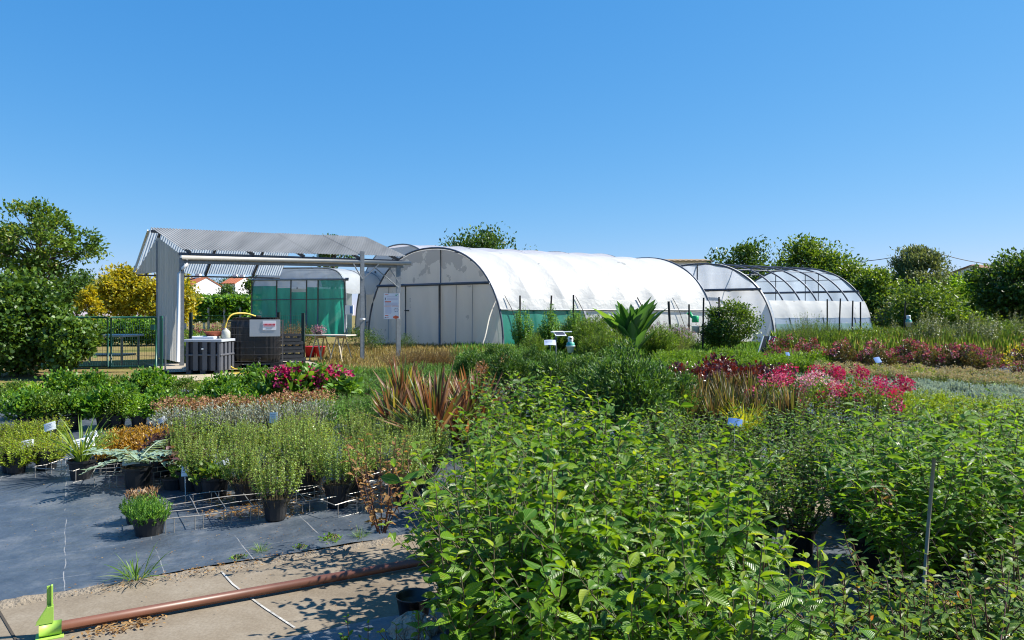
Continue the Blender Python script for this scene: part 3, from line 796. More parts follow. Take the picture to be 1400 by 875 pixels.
# 4: net house
rb = P(477, 458, 38); lb = P(344, 458, 38); rb.y -= .6
t4 = Tunnel('net_house', 'greenhouse hung with green shade netting under a grey plastic roof', TG, rb, lb, Vector((.35, .93, 0)) * 5.5, 3.55, 6)
t4.cover('roof_sheet', film('grey_roof_film', (.6, .63, .66), tr=.45, clear=.08, bump=.4), .08, .92, 0, 1, .04, 44, 20, 4, .04)
t4.face('gable_film', M_CLEARF, -.97, .97, 2.55, 3.55, 0, .02, 40, 8, .02, 31)
for k, (xa, xb, zt) in enumerate(((-.99, -.45, 2.62), (-.445, -.15, 2.52), (-.145, .18, 2.3), (.185, .42, 2.55), (.425, .99, 2.9))):
    t4.face('shade_net', M_NET, xa, xb, .02, zt, 0, .06 + .015 * (k % 2), 24, 16, .035, 40 + k)
t4.face('inner_wall', film('inner_film', (.7, .72, .7), tr=.4), -.97, .97, .02, 2.5, .12, 0, 20, 6, .02, 50)
for x in (-.98, -.45, -.15, .18, .42, .98): t4.bar('post', M_DKSTEEL, x, 0, x + .01, 2.9, .035, 0, .12)
t4.bar('cross_beam', M_STEEL, -.99, 2.95, .99, 2.95, .05)
t4.bar('cross_beam', M_DKSTEEL, -.99, 1.9, .99, 1.95, .02, 0, .12)
t4.bar('gutter_end', M_DKSTEEL, .98, 2.95, 1.06, 2.95, .08, 0, .1)
for i in range(4): t4.hoop(i / 3, M_STEEL, .04)

# ================================================================== OPEN SHELTER
M_CORR = film('corrugated_roof', (.46, .45, .43), tr=.2, rough=.5, noise=.5, nscale=.8, bump=0, trc=(.5, .56, .6), stretch=(3, .4, 1))
M_CORR2 = film('corrugated_rear', (.66, .72, .76), tr=.65, rough=.35, noise=.3, nscale=3, bump=0, stretch=(3, 3, .4))
M_PANEL = film('translucent_panel', (.62, .62, .60), tr=.4, rough=.4, noise=.22, nscale=1.6, bump=.15, stretch=(2, 2, .25))
M_GUTTER = solid('pale_grey_pvc', (.42, .41, .38), .4, noise=.12, nscale=6)
M_WHITEPVC = solid('white_pvc', (.75, .75, .74), .4)
va = Vector((.897, .443, 0)); ua = Vector((-.75, .66, 0))
A = Vector((-8.15, 18, 0)); zg = gz(18)
rs = thing('open_shelter', 'open sided lean-to shelter with grey corrugated roof on steel posts', 'shelter', (A.x + 2.5, A.y + 2, zg))
Efl, Efr = A + va * -.02, A + va * 5.72
zE, zR, zB = 3.20, 3.88, 2.74
ridge_l, ridge_r = A + ua * 1.75, A + ua * 1.75 + va * 5.72
def corr(p0, p1, q0, q1, waves, amp, nu, nv, ext=0):
    def fn(a, b):
        p = p0.lerp(p1, a).lerp(q0.lerp(q1, a), b)
        n = ((p1 - p0).cross(q0 - p0)).normalized()
        if n.z < 0: n = -n
        return p + n * amp * math.sin(a * waves * 2 * math.pi)
    mb = MB(); mb.sheet(fn, nu, nv, 0); return mb
zz = lambda v, z: Vector((v.x, v.y, z))
# front slope in three sheets that overlap a little
for k, (f0_, f1_) in enumerate(((0, .56), (.555, .78), (.775, 1.0))):
    d = Vector((0, 0, .012 * k))
    a0 = zz(ridge_l.lerp(ridge_r, f0_), zR) + d; a1 = zz(ridge_l.lerp(ridge_r, f1_), zR) + d
    b0 = zz(Efl.lerp(Efr, f0_) - ua * .12, zE) + d; b1 = zz(Efl.lerp(Efr, f1_) - ua * .12, zE) + d
    nw = int(78 * (f1_ - f0_)); corr(a0, a1, b0, b1, nw, .011, nw * 8, 6).build('roof_sheet', M_CORR, rs, True)
rl = A + ua * 2.66
corr(zz(ridge_l, zR - .02), zz(ridge_l + va * 3.7, zR - .02), zz(rl, zB), zz(rl + va * 3.75, zB), 60, .007, 480, 5).build('rear_roof_sheet', M_CORR2, rs, True)
# purlins, rafters, gutter
def bar(a, b, w_, h_, name, mat, parent, mi=0):
    a, b = Vector(a), Vector(b); d = (b - a); L_ = d.length; d.normalize()
    s = d.cross(Vector((0, 0, 1)))
    s = s.normalized() if s.length > .05 else Vector((1, 0, 0)); t = s.cross(d)
    mb = MB(); mb.obox((a + b) / 2, d * L_ / 2, s * w_ / 2, t * h_ / 2, 0, min(w_, h_) * .12); return mb.build(name, mat, parent)
for f in (0.04, .3, .52, .78, .97):
    p0 = Efl.lerp(Efr, f); p1 = ridge_l.lerp(ridge_r, f); p2 = rl + va * 5.72 * f
    bar(zz(p0, zE - .07), zz(p1, zR - .07), .05, .08, 'rafter', M_DKSTEEL, rs)
    if f < .6: bar(zz(p1, zR - .09), zz(p2, zB - .05), .05, .08, 'rafter', M_DKSTEEL, rs)
bar(zz(Efl + ua * .08, zE - .1), zz(Efr + ua * .08, zE - .1), .05, .07, 'purlin', M_DKSTEEL, rs)
bar(zz(ridge_l, zR - .1), zz(ridge_r, zR - .1), .05, .07, 'purlin', M_DKSTEEL, rs)
bar(zz(A + ua * .05, 2.92), zz(A + va * 5.72 + ua * .05, 2.97), .06, .12, 'front_beam', M_STEEL, rs)
mb = MB()
g0, g1 = zz(A - ua * .06, 3.0), zz(A + va * 5.86 - ua * .06, 3.04)
mb.tube([g0, g1], .055, 14); mb.build('gutter', M_GUTTER, rs, True)
mb = MB(); q = zz(A - ua * .06 + va * .12, 2.96)
mb.tube([q, q - Vector((0, 0, .12)), q - Vector((0, 0, .22)) - va * .1, zz(A - va * .05, 2.6), zz(A - va * .06, zg + .15)], .04, 10); mb.build('downpipe', M_WHITEPVC, rs, True)
mb = MB(); mb.tube([zz(ridge_l - va * .05, zR - .08), zz(rl - va * .05, zB + .02)], .035, 8); mb.build('verge_pipe', M_WHITEPVC, rs, True)
# posts
def post(p, z1, w_, name='post'):
    mb = MB(); h = w_ / 2; p = zz(p, gz(p.y))
    n = Vector((-va.y, va.x, 0))
    mb.obox(p + Vector((0, 0, (z1 - p.z) / 2)), va * h, n * .006, Vector((0, 0, (z1 - p.z) / 2)))
    for sg in (-1, 1): mb.obox(p + va * (h - .003) * sg + n * h * .5 + Vector((0, 0, (z1 - p.z) / 2)), va * .003, n * h * .5, Vector((0, 0, (z1 - p.z) / 2)))
    mb.box(p, w_ * 2, w_ * 2, .012, 0, va)
    return mb.build(name, M_STEEL, rs)
post(A + va * .02, 3.0, .11); post(GX(495.5, 19.9), 3.32, .11); post(A + va * 5.55, 2.97, .12)
p_ = GX(495.5, 19.9)
for sg, dx in ((1, .45), (-1, -.25)): bar(zz(p_, 2.55), zz(p_ + va * dx, 2.98), .03, .03, 'brace', M_STEEL, rs)
p_ = A + va * 5.55
bar(zz(p_, 2.0 + .35), zz(p_ - va * .75, 2.95), .025, .025, 'brace', M_STEEL, rs); bar(zz(p_, 2.5), zz(p_ - va * .3, 2.95), .02, .02, 'brace', M_STEEL, rs)
mb = MB(); mb.lathe(zz(GX(495.5, 19.9), 1.45), [(.075, 0), (.078, .02), (.075, .05)], 12); mb.build('cable_tie', M_WHITEPVC, rs)
# left end cladding: flat translucent sheets
def quad(p0, p1, q1, q0, name, mat, amp=0, waves=0, nu=40, nv=6):
    def fn(a, b):
        p = p0.lerp(p1, a).lerp(q0.lerp(q1, a), b); n = (p1 - p0).cross(q0 - p0).normalized()
        return p + n * amp * math.sin(a * waves * 6.283)
    mb = MB(); mb.sheet(fn, nu, nv, 0); return mb.build(name, mat, rs, True)
pa, pb = A + ua * .02, A + ua * 1.32
quad(zz(pa, zg + .12), zz(pb, zg + .2), zz(pb, zR - .28), zz(pa, zE - .12), 'side_panel', M_PANEL, .012, 9, 90, 8)
quad(zz(pb, zB - .05), zz(rl, zB - .05), zz(rl - ua * .02, zB + .02), zz(pb, zR - .27), 'gable_panel', M_PANEL, .012, 8, 70, 6)
post(A + ua * 1.34, 3.5, .06)
bar(zz(A + ua * 2.6, 2.66), zz(A + ua * 2.6 + va * 3.7, 2.66), .04, .04, 'purlin', M_DKSTEEL, rs)

# information poster on the shelter post (its print is too small to read: coloured lines)
M_PAPER = solid('poster_white', (.8, .78, .8), .5); M_ORANGE = solid('poster_orange', (.75, .13, .05), .5)
M_GREYINK = solid('poster_grey', (.55, .5, .62), .6); M_DARKINK = solid('poster_dark', (.05, .05, .08), .6); M_GREENINK = solid('poster_green', (.1, .4, .2), .6)
pc = P(535.3, 418.5, 20.1); pw, ph_ = .435, .70
pr = thing('poster', 'white information poster with orange headings fixed to the galvanised shelter post', 'poster', (pc.x, pc.y, pc.z - ph_ / 2))
pn = Vector((-.10, -1, 0)).normalized(); pu = Vector((1, -.10, 0)).normalized()
mb = MB(); mb.obox(pc, pu * pw / 2, pn * .006, Vector((0, 0, ph_ / 2))); mb.build('board', M_PAPER, pr)
def ink(mb, x0, x1, y0, y1):                     # fractions of the sheet, y down
    c = pc + pu * ((x0 + x1) / 2 - .5) * pw + Vector((0, 0, (.5 - (y0 + y1) / 2) * ph_)) + pn * .008
    mb.obox(c, pu * (x1 - x0) / 2 * pw, pn * .002, Vector((0, 0, (y1 - y0) / 2 * ph_)))
mo, mg, md, mgr = MB(), MB(), MB(), MB()
ink(mo, .08, .30, .035, .052); ink(mo, .08, .47, .31, .35); ink(mo, .04, .48, .49, .508); ink(mo, .53, .95, .49, .508); ink(mo, .08, .3, .86, .885)
for y in (.11, .18, .21, .24, .37, .40, .43, .46): ink(mg, .2 if y < .3 else .08, .9, y, y + .012)
for y in (.55, .59, .63, .67, .71, .75, .79): ink(mg, .08, .5, y, y + .012)
for y in (.17, .20, .225): ink(md, .08, .13, y, y + .025)
for k in range(6):
    a = k * math.pi / 3; ink(md, .80 + .12 * math.cos(a) - .025, .80 + .12 * math.cos(a) + .025, .65 + .075 * math.sin(a) - .014, .65 + .075 * math.sin(a) + .014)
ink(mo, .77, .82, .635, .66); ink(md, .08, .16, .94, .965); ink(mo, .18, .32, .945, .958); ink(mgr, .76, .84, .05, .10); ink(mgr, .86, .93, .03, .05)
for k in range(9):
    a0 = math.pi * k / 9; ink(mo, .78 - .19 * math.cos(a0 * .0) * math.sin(math.pi * (k + .5) / 9) , .78 + .2 * math.sin(math.pi * (k + .5) / 9), .865 + k * .0155, .8815 + k * .0155)
mo.build('orange_print', M_ORANGE, pr); mg.build('grey_print', M_GREYINK, pr); md.build('dark_print', M_DARKINK, pr); mgr.build('green_print', M_GREENINK, pr)

# ================================================================== THINGS UNDER THE SHELTER
M_IBC = solid('black_tank_wrap', (.011, .010, .012), .4, noise=.35, nscale=4, bump=.25, bscale=9)
M_CAGE = solid('tank_cage', (.05, .05, .055), .5, .3)
M_PLATE = solid('plate_grey', (.40, .42, .44), .45, .15)
M_RED = solid('red_print', (.6, .03, .06), .6)
tb = G(350, 503.5); td = Vector((.96, .27, 0)).normalized(); tn = Vector((td.y, -td.x, 0))
it = thing('water_tank', 'black wrapped bulk water tank in a wire cage with grey notice plate', 'tank', tuple(tb))
Bz = tb.z
def tank_pt(x, y, z): return Vector((tb.x, tb.y, 0)) + td * x - tn * y + Vector((0, 0, z))
# ribbed body
def body(a, b):
    th = a * 2 * math.pi; e = .5
    cx, sx_ = math.cos(th), math.sin(th)
    x = math.copysign(abs(cx) ** e, cx) * .56; y = math.copysign(abs(sx_) ** e, sx_) * .5
    rib = 1 + .016 * math.sin(th * 26)
    z = Bz + .16 + b * 1.08; k = 1 - .1 * max(0, (b - .8) / .2) ** 2 - .05 * max(0, (.15 - b) / .15) ** 2
    return tank_pt(x * rib * k, y * rib * k, z)
mb = MB(); mb.sheet(body, 160, 10, .01); mb.poly([body(i / 160, 1) for i in range(160)]); mb.build('tank_body', M_IBC, it, True)
mb = MB()
for k in range(7): mb.tube([tank_pt(x, y, Bz + .2 + k * .16) for x, y in ((-.55, -.53), (.55, -.53), (.6, -.47), (.6, .47), (.55, .52), (-.55, .52), (-.6, .47), (-.6, -.47), (-.55, -.53))], .004, 5)
for k in range(5): mb.tube([tank_pt(-.6 + k * .3, -.525, Bz + .15), tank_pt(-.6 + k * .3, -.525, Bz + 1.18)], .003, 4)
for k in range(8): mb.tube([tank_pt(-.625, -.5 + k * .14, Bz + .15), tank_pt(-.625, -.5 + k * .14, Bz + 1.18)], .0035, 4); mb.tube([tank_pt(.625, -.5 + k * .14, Bz + .15), tank_pt(.625, -.5 + k * .14, Bz + 1.18)], .0035, 4)
mb.build('cage', M_CAGE, it)
mb = MB()
for x in (-.45, 0, .45): mb.obox(tank_pt(x, 0, Bz + .07), td * .1, tn * .5, Vector((0, 0, .07)))
mb.obox(tank_pt(0, 0, Bz + .15), td * .6, tn * .5, Vector((0, 0, .012))); mb.build('pallet', M_BLACKP, it)
mb = MB(); mb.lathe(tank_pt(0, .05, Bz + 1.235), [(.12, 0), (.12, .04), (.1, .055), (0, .055)], 16); mb.build('filler_cap', M_BLACKP, it)
mb = MB(); mb.tube([tank_pt(.1, -.5, Bz + .22), tank_pt(.1, -.62, Bz + .22), tank_pt(.1, -.64, Bz + .15)], .035, 10); mb.lathe(tank_pt(.1, -.58, Bz + .25), [(.02, 0), (.05, .02), (.05, .04), (0, .045)], 10); mb.build('valve', M_BLACKP, it)
pl = MB(); c_ = tank_pt(.235, -.545, Bz + .99); pl.obox(c_, td * .345, tn * .004, Vector((0, 0, .2)), 0, .002); npl = pl.build('notice_plate', M_PLATE, it)
pl = MB(); c2 = c_ + td * .07 + tn * .008 + Vector((0, 0, .06)); pl.obox(c2 + td * .03, td * .15, tn * .003, Vector((0, 0, .11))); pl.build('notice_sticker', M_PAPER, npl)
pl = MB()
for k in range(9):                                    # a heavy red headline, letters too small to read
    pl.obox(c2 + td * (-.09 + k * .03) + tn * .005 + Vector((0, 0, .022)), td * .011, tn * .002, Vector((0, 0, .022)))
pl.obox(c2 + td * .03 + tn * .005 + Vector((0, 0, -.015)), td * .13, tn * .002, Vector((0, 0, .005)))
pl.build('red_lettering', M_RED, npl)
pl = MB(); pl.obox(c2 + td * .03 + tn * .005 + Vector((0, 0, -.06)), td * .07, tn * .002, Vector((0, 0, .005))); pl.build('dark_lettering', M_DARKINK, npl)
M_HOSE = solid('yellow_hose', (.62, .45, .06), .45)
mb = MB()
def bez(pts, n=40):
    """Catmull-Rom through points"""
    pts = [Vector(p) for p in pts]; q = [pts[0]] + pts + [pts[-1]]; o = []
    for i in range(1, len(q) - 2):
        for k in range(n // (len(pts) - 1) + 1):
            t = k / (n // (len(pts) - 1) + 1); a, b, c, d = q[i - 1:i + 3]
            o.append(.5 * ((2 * b) + (c - a) * t + (2 * a - 5 * b + 4 * c - d) * t * t + (3 * b - a - 3 * c + d) * t ** 3))
    return o + [pts[-1]]
mb.tube(bez([tank_pt(.0, -.2, Bz + 1.27), tank_pt(-.25, -.4, Bz + 1.34), tank_pt(-.55, -.6, Bz + 1.26), tank_pt(-.68, -.62, Bz + .75), tank_pt(-.62, -.64, Bz + .25), tank_pt(-.45, -.66, Bz + .05), tank_pt(-.2, -.8, Bz + .03)], 60), .02, 8)
solo(mb, 'garden_hose', M_HOSE, 'yellow garden hose looped over the black water tank', 'hose', smooth=True)
mb = MB(); mb.tube(bez([G(318, 513) + Vector((0, 0, .03)), G(352, 511.5) + Vector((0, 0, .03)), G(378, 512) + Vector((0, 0, .03)), G(402, 509) + Vector((0, 0, .03))], 40), .022, 8)
solo(mb, 'garden_hose', M_HOSE, 'yellow hose lying straight on the sandy track before the tank', 'hose', smooth=True)
# grey pallet box
M_GREYBOX = solid('grey_box_plastic', (.1, .105, .125), .4, noise=.15, nscale=6)
M_DARKBOX = solid('dark_box_plastic', (.03, .033, .045), .45)
bb = G(279, 511); bd = Vector((.995, -.02, 0)).normalized(); bn = Vector((bd.y, -bd.x, 0))
gb = thing('pallet_box', 'dark grey ribbed plastic pallet box with flat pale lid beside the shelter post', 'pallet box', tuple(bb))
bp = lambda x, y, z: Vector((bb.x, bb.y, bb.z)) + bd * x - bn * y + Vector((0, 0, z))
mb = MB(); mb.obox(bp(0, .33, .40), bd * .37, bn * .33, Vector((0, 0, .33))); mb.build('box_body', M_DARKBOX, gb)
mb = MB()
for x in (-.36, -.17, .04, .23, .36): mb.obox(bp(x, -.05, .40), bd * (.055 if abs(x) < .3 else .03), bn * .02, Vector((0, 0, .33)), 0, .008)
for y in (.02, .24, .45, .66): mb.obox(bp(.385, y, .4), bd * .02, bn * .06, Vector((0, 0, .33)), 0, .008); mb.obox(bp(-.385, y, .4), bd * .02, bn * .06, Vector((0, 0, .33)), 0, .008)
mb.obox(bp(0, .33, .425), bd * .42, bn * .39, Vector((0, 0, .022)), 0, .01); mb.build('ribs', M_GREYBOX, gb)
mb = MB()
for x in (-.32, 0, .32): mb.obox(bp(x, .33, .04), bd * .06, bn * .4, Vector((0, 0, .04)))
mb.build('runner', M_DARKBOX, gb)
mb = MB(); mb.obox(bp(0, .33, .75), bd * .43, bn * .4, Vector((0, 0, .03)), 0, .006); mb.build('lid', solid('lid_grey', (.42, .45, .5), .4), gb)
mb = MB(); mb.lathe(bp(0, -.085, .55), [(0, 0), (.03, 0), (.03, .03), (0, .03)], 12); mb.build('drain_bung', M_WHITEPVC, gb)
mb = MB(); mb.obox(bp(-.15, .45, .81), bd * .26, bn * .18, Vector((0, 0, .03)), 0, .01); solo(mb, 'seed_tray', M_WHITEPVC, 'white seed tray lying on the grey box lid', 'tray')
mb = MB(); c = bp(.0, .5, .84)
mb.lathe(c, [(0, .002), (.15, .002), (.2, .09), (.215, .1), (.2, .1), (.15, .02), (0, .02)], 18); solo(mb, 'plant_saucer', solid('terracotta', (.34, .08, .035), .7), 'red brown plant saucer standing on the white seed tray', 'saucer', smooth=True)
mb = MB(); c = bp(.28, .52, .782); mb.lathe(c, [(0, 0), (.09, .0), (.1, .03), (.1, .15), (.065, .2), (.03, .215), (.03, .245), (0, .245)], 18)
mb.tube([c + Vector((-.085, 0, .16)), c + Vector((-.07, 0, .235)), c + Vector((-.015, 0, .225))], .011, 6)
solo(mb, 'jerrycan', solid('milky_plastic', (.42, .42, .36), .4), 'milky white jerrycan standing on the grey box lid', 'jerrycan', smooth=True)
# dark crates stacked behind the tank
M_CRATE = solid('charcoal_crate', (.05, .052, .058), .5, noise=.3, nscale=8)
cb = G(399, 500); cd = Vector((.93, .36, 0)).normalized()
for k, lab in enumerate(('charcoal plastic crate at the bottom of the stack beside the tank', 'charcoal plastic crate second from bottom of the stack beside the tank',
                         'charcoal plastic crate second from top of the stack beside the tank', 'charcoal plastic crate on top of the stack beside the tank')):
    mb = MB(); z = cb.z + k * .205; h = .2; ww, dd_ = .3, .2; o_ = cd * (.01 * (-1) ** k - .03 * k); n_ = Vector((-cd.y, cd.x, 0))
    c = Vector((cb.x, cb.y, 0)) + o_
    mb.obox(c + Vector((0, 0, z + .01)), cd * ww, n_ * dd_, Vector((0, 0, .01)))
    for sg in (-1, 1):
        mb.obox(c + n_ * dd_ * sg + Vector((0, 0, z + .05)), cd * ww, n_ * .008, Vector((0, 0, .04)))
        mb.obox(c + n_ * (dd_ + .005) * sg + Vector((0, 0, z + .165)), cd * (ww + .01), n_ * .014, Vector((0, 0, .03)))
        mb.obox(c + cd * ww * sg + Vector((0, 0, z + .05)), cd * .008, n_ * (dd_ - .01), Vector((0, 0, .04)))
        mb.obox(c + cd * (ww + .005) * sg + Vector((0, 0, z + .165)), cd * .014, n_ * (dd_ - .01), Vector((0, 0, .03)))
        for q in (-.9, -.3, .3, .9): mb.obox(c + n_ * dd_ * sg + cd * ww * q + Vector((0, 0, z + .11)), cd * .02, n_ * .006, Vector((0, 0, .03)))
        for q in (-.8, 0, .8): mb.obox(c + cd * ww * sg + n_ * dd_ * q + Vector((0, 0, z + .11)), cd * .006, n_ * .02, Vector((0, 0, .03)))
    solo(mb, 'plastic_crate', M_CRATE, lab, 'crate', 'plastic crates stacked beside the tank')
# fallen grey board in front of them
mb = MB(); q0 = G(396, 505); mb.obox(q0 + Vector((0, 0, .1)), Vector((.15, .03, .05)), Vector((-.04, .14, .05)), Vector((-.002, -.003, .008)))
solo(mb, 'board', M_GREYBOX, 'small grey board leaning at the foot of the crate stack', 'board')
# trestle table
M_WOODP = solid('pale_wood', (.6, .5, .35), .75, noise=.35, nscale=9); M_WOODT = solid('worn_board', (.66, .6, .5), .7, noise=.35, nscale=5)
ta, tbp = G(446, 497.5), G(478, 497.5)
tt = thing('trestle_table', 'wooden trestle table with a thin worn top outside the shelter', 'table', tuple((ta + tbp) / 2))
zt = gz(19.5) + .70
tl, tr_ = P(424, 460, 19.9), P(481, 460, 19.6)
mb = MB(); c = (tl + tr_) / 2; c.z = zt + .016; d_ = (tr_ - tl); d_.z = 0; L_ = d_.length; d_.normalize(); n_ = Vector((-d_.y, d_.x, 0))
mb.obox(c, d_ * L_ / 2, n_ * .33, Vector((0, 0, .016)), 0, .004); mb.build('table_top', M_WOODT, tt)
for x in (-.2, .2):
    x *= 1.5
    bar(c + d_ * x + n_ * -.28 + Vector((0, 0, -.05)), c + d_ * x + n_ * .28 + Vector((0, 0, -.05)), .04, .06, 'trestle_bar', M_WOODP, tt)
    for sg in (-1, 1):
        for dx in (-1, 1):
            top_ = c + d_ * (x + .02 * dx) + n_ * .22 * sg + Vector((0, 0, -.05)); bt = c + d_ * (x + .19 * dx) + n_ * .3 * sg; bt.z = gz(bt.y)
            bar(top_, bt, .035, .03, 'leg', M_WOODP, tt)
# metal bench behind the green gate
mt = thing('potting_bench', 'grey metal potting bench behind the green mesh gate', 'bench', tuple(G(150, 497)))
zb_ = gz(18) + .78; q0, q1 = GX(105, 18.3), GX(183, 18.3)
mb = MB(); mb.obox(zz((q0 + q1) / 2, zb_), (q1 - q0) / 2, Vector((0, .5, 0)), Vector((0, 0, .025)), 0, .006); mb.build('bench_top', solid('bench_metal', (.38, .42, .48), .4, .3), mt)
for px_ in (110, 178):
    for yy in (17.9, 18.7):
        q = GX(px_, 18.3); q.y = yy; bar(zz(q, gz(yy)), zz(q, zb_ - .025), .045, .045, 'leg', M_STEEL, mt)
q = GX(140, 18.3); mb = MB(); mb.obox(zz(q, gz(18) + .3), (q1 - q0) * .45, Vector((0, .4, 0)), Vector((0, 0, .02))); mb.build('shelf', M_GREYBOX, mt)

# green mesh gate and fence panel
M_GREENP = solid('green_paint', (.02, .12, .085), .35, noise=.2, nscale=12); M_GWIRE = solid('green_wire', (.02, .08, .06), .5)
def mesh_panel(name, label, pxa, pxb, Y, top_y, cat, rails=True):
    a, b = GX(pxa, Y), GX(pxb, Y); zt = EYE + (H0 - top_y) / F * Y; z0 = a.z + .12
    r_ = thing(name, label, cat, (a.x, a.y, a.z)); d = (b - a).normalized(); L_ = (b - a).length
    mb = MB()
    for p in (a, b): mb.tube([zz(p, z0), zz(p, zt)], .022, 8)
    mb.tube([zz(a, zt), zz(b, zt)], .022, 8); mb.tube([zz(a, z0), zz(b, z0)], .022, 8); mb.build('frame', M_GREENP, r_, True)
    mb = MB(); n = int(L_ / .055)
    for i in range(1, n): p = a + d * L_ * i / n; mb.tube([zz(p, z0), zz(p, zt)], .0035, 4, cap=False)
    n = int((zt - z0) / .12)
    for i in range(1, n): z = z0 + (zt - z0) * i / n; mb.tube([zz(a, z), zz(b, z)], .0035, 4, cap=False)
    mb.build('wire_mesh', M_GWIRE, r_)
    return r_
g1_ = mesh_panel('mesh_gate', 'green tubular gate leaf with wire mesh next to the shelter end', 152, 213.5, 17, 434, 'gate')
mb = MB(); q = GX(213.5, 17); mb.obox(zz(q - Vector((.06, .03, 0)), 1.3), Vector((.05, 0, 0)), Vector((0, .02, 0)), Vector((0, 0, .06))); mb.build('latch', M_GREENP, g1_)
mesh_panel('mesh_gate', 'green tubular gate leaf with wire mesh half hidden by the ivy covered shrub', 96, 147, 17.02, 434, 'gate')
for px_, lab, w_ in ((220.5, 'dark green square gate post nearest the mesh gate leaf', .055), (226, 'slim grey green gate post nearest the shelter panel', .03)):
    mb = MB(); q = GX(px_, 17.05); zt = EYE + (H0 - 432) / F * 17.05; mb.box(q, w_, w_, zt - q.z, 0); solo(mb, 'gate_post', M_GREENP if w_ > .05 else M_STEEL, lab, 'post', 'gate posts')
# wire fence behind the shelter
fr = thing('wire_fence', 'low wire mesh fence on dark posts behind the shelter', 'fence', tuple(GX(330, 21)))
pa_, pb_ = GX(258, 21.5), GX(417, 21.5)
for px_ in (261, 381, 414.5):
    Y_ = 21.5 if px_ < 400 else 19.5
    q = GX(px_, Y_); mb = MB(); zt = EYE + (H0 - (427 if px_ < 400 else 428)) / F * Y_; mb.box(q, .075, .075, zt - q.z); mb.build('post', solid('green_black_post', (.012, .03, .025), .6) if 'green_black_post' not in MATS else MATS['green_black_post'], fr)
mb = MB()
for i in range(1, 60): p = pa_.lerp(pb_, i / 60); mb.tube([zz(p, p.z + .05), zz(p, p.z + 1.2)], .003, 3, cap=False)
for i in range(11): mb.tube([zz(pa_, pa_.z + .05 + i * .115), zz(pb_, pb_.z + .05 + i * .115)], .003, 3, cap=False)
mb.build('wire_mesh', M_GWIRE, fr)

# ================================================================== FOREGROUND METAL
M_BROWN = solid('brown_pipe', (.145, .058, .036), .42, noise=.25, nscale=5)
M_LIME = solid('lime_green_paint', (.36, .58, .09), .45, noise=.1, nscale=30)
pa_, pb_ = G(78, 869), G(640, 765)
pd = (pb_ - pa_); pd.z = 0; pd.normalize(); pn_ = Vector((-pd.y, pd.x, 0))
rr = thing('irrigation_pipe', 'long brown pipe lying along the concrete path with a lime green end bracket', 'pipe', tuple(pa_))
mb = MB(); h = Vector((0, 0, .042)); mb.tube([pa_ + pd * .02 + h, pa_.lerp(pb_, .5) + h, pb_ + h], .026, 20); mb.build('tube', M_BROWN, rr, True)
mb = MB(); e = pa_ + Vector((0, 0, .0))
mb.tube([e - pd * .075 + h, e + pd * .02 + h], .034, 20)                                    # collar
mb.build('collar', M_LIME, rr, True)
mb = MB()
mb.obox(e - pd * .035 + pn_ * .03 + Vector((0, 0, .13)), pd * .01, pn_ * .004, Vector((0, 0, .115)), 0, .001)   # upright angle
mb.obox(e - pd * .022 + pn_ * .02 + Vector((0, 0, .13)), pd * .004, pn_ * .014, Vector((0, 0, .12)), 0, .001)
for o_ in (-.018, .014):                                                                    # two gussets
    b0 = e - pd * .035 + pn_ * o_
    k = len(mb.v); th = pn_ * .003
    tri = [b0 + Vector((0, 0, .075)) - pd * .055, b0 + Vector((0, 0, .075)) + pd * .02, b0 + Vector((0, 0, .155)) + pd * .02, b0 + Vector((0, 0, .155)) - pd * .005]
    for sg in (-1, 1): mb.v += [tuple(p + th * sg) for p in tri]
    mb.f += [(k, k + 1, k + 2, k + 3), (k + 7, k + 6, k + 5, k + 4)] + [(k + i, k + (i + 1) % 4, k + 4 + (i + 1) % 4, k + 4 + i) for i in range(4)]; mb.m += [0] * 6
mb.obox(e - pd * .03 + Vector((0, 0, .006)), pd * .06, pn_ * .05, Vector((0, 0, .004)), 0, .001)
mb.build('end_bracket', M_LIME, rr)

# wire racks that hold the pots
M_RACK = solid('rack_wire', (.36, .34, .31), .45, .4, noise=.3, nscale=20)
def wire_rack(label, a, b, depth, h=.115, nx=8, ny=4, wired=True):
    a, b = Vector(a), Vector(b); a.z = b.z = 0
    d = (b - a).normalized(); L_ = (b - a).length; n_ = Vector((-d.y, d.x, 0))
    r_ = thing('wire_rack', label, 'rack', (a.x, a.y, gz(a.y)), 'wire pot racks on the black mat')
    pt = lambda x, y, z: (lambda p: Vector((p.x, p.y, gz(p.y) + z)))(a + d * x + n_ * y)
    mb = MB(); R_ = .0036
    for j in range(ny + 1): mb.tube([pt(L_ * i / 10, depth * j / ny, h + .006 * math.sin(i * 1.3 + j)) for i in range(11)], R_, 5)
    for i in range(nx + 1): mb.tube([pt(L_ * i / nx, depth * k / 6, h + .004 * math.sin(i * 2.1 + k)) for k in range(7)], R_, 5)
    mb.tube([pt(0, 0, .014), pt(L_, 0, .014)], R_, 5)
    mb.build('wire_grid', M_RACK, r_)
    for i in range(nx + 1):
        for y in (0, depth):
            x = L_ * i / nx
            for e_ in (-.028, .028):
                if 0 <= x + e_ <= L_:
                    mb = MB(); mb.tube([pt(x + e_, y, h), pt(x + e_, y, .008)], R_, 5, cap=False); mb.build('leg', M_RACK, r_)
    return r_
wire_rack('wire pot rack nearest the path, holding the dark conifer pots', G(191, 738.5), G(452, 700), .62, .12, 7, 3)
wire_rack('wire pot rack under the front row of olive green bushes', G(458, 712), G(610, 672), .6, .12, 5, 3)
wire_rack('wire pot rack with empty places beside the silvery thistle-leaved plant', G(124, 672), G(300, 655), .55, .12, 6, 3)
wire_rack('low wire pot rack beneath the striped grass pot', G(100, 662), G(180, 640), .5, .12, 4, 2)
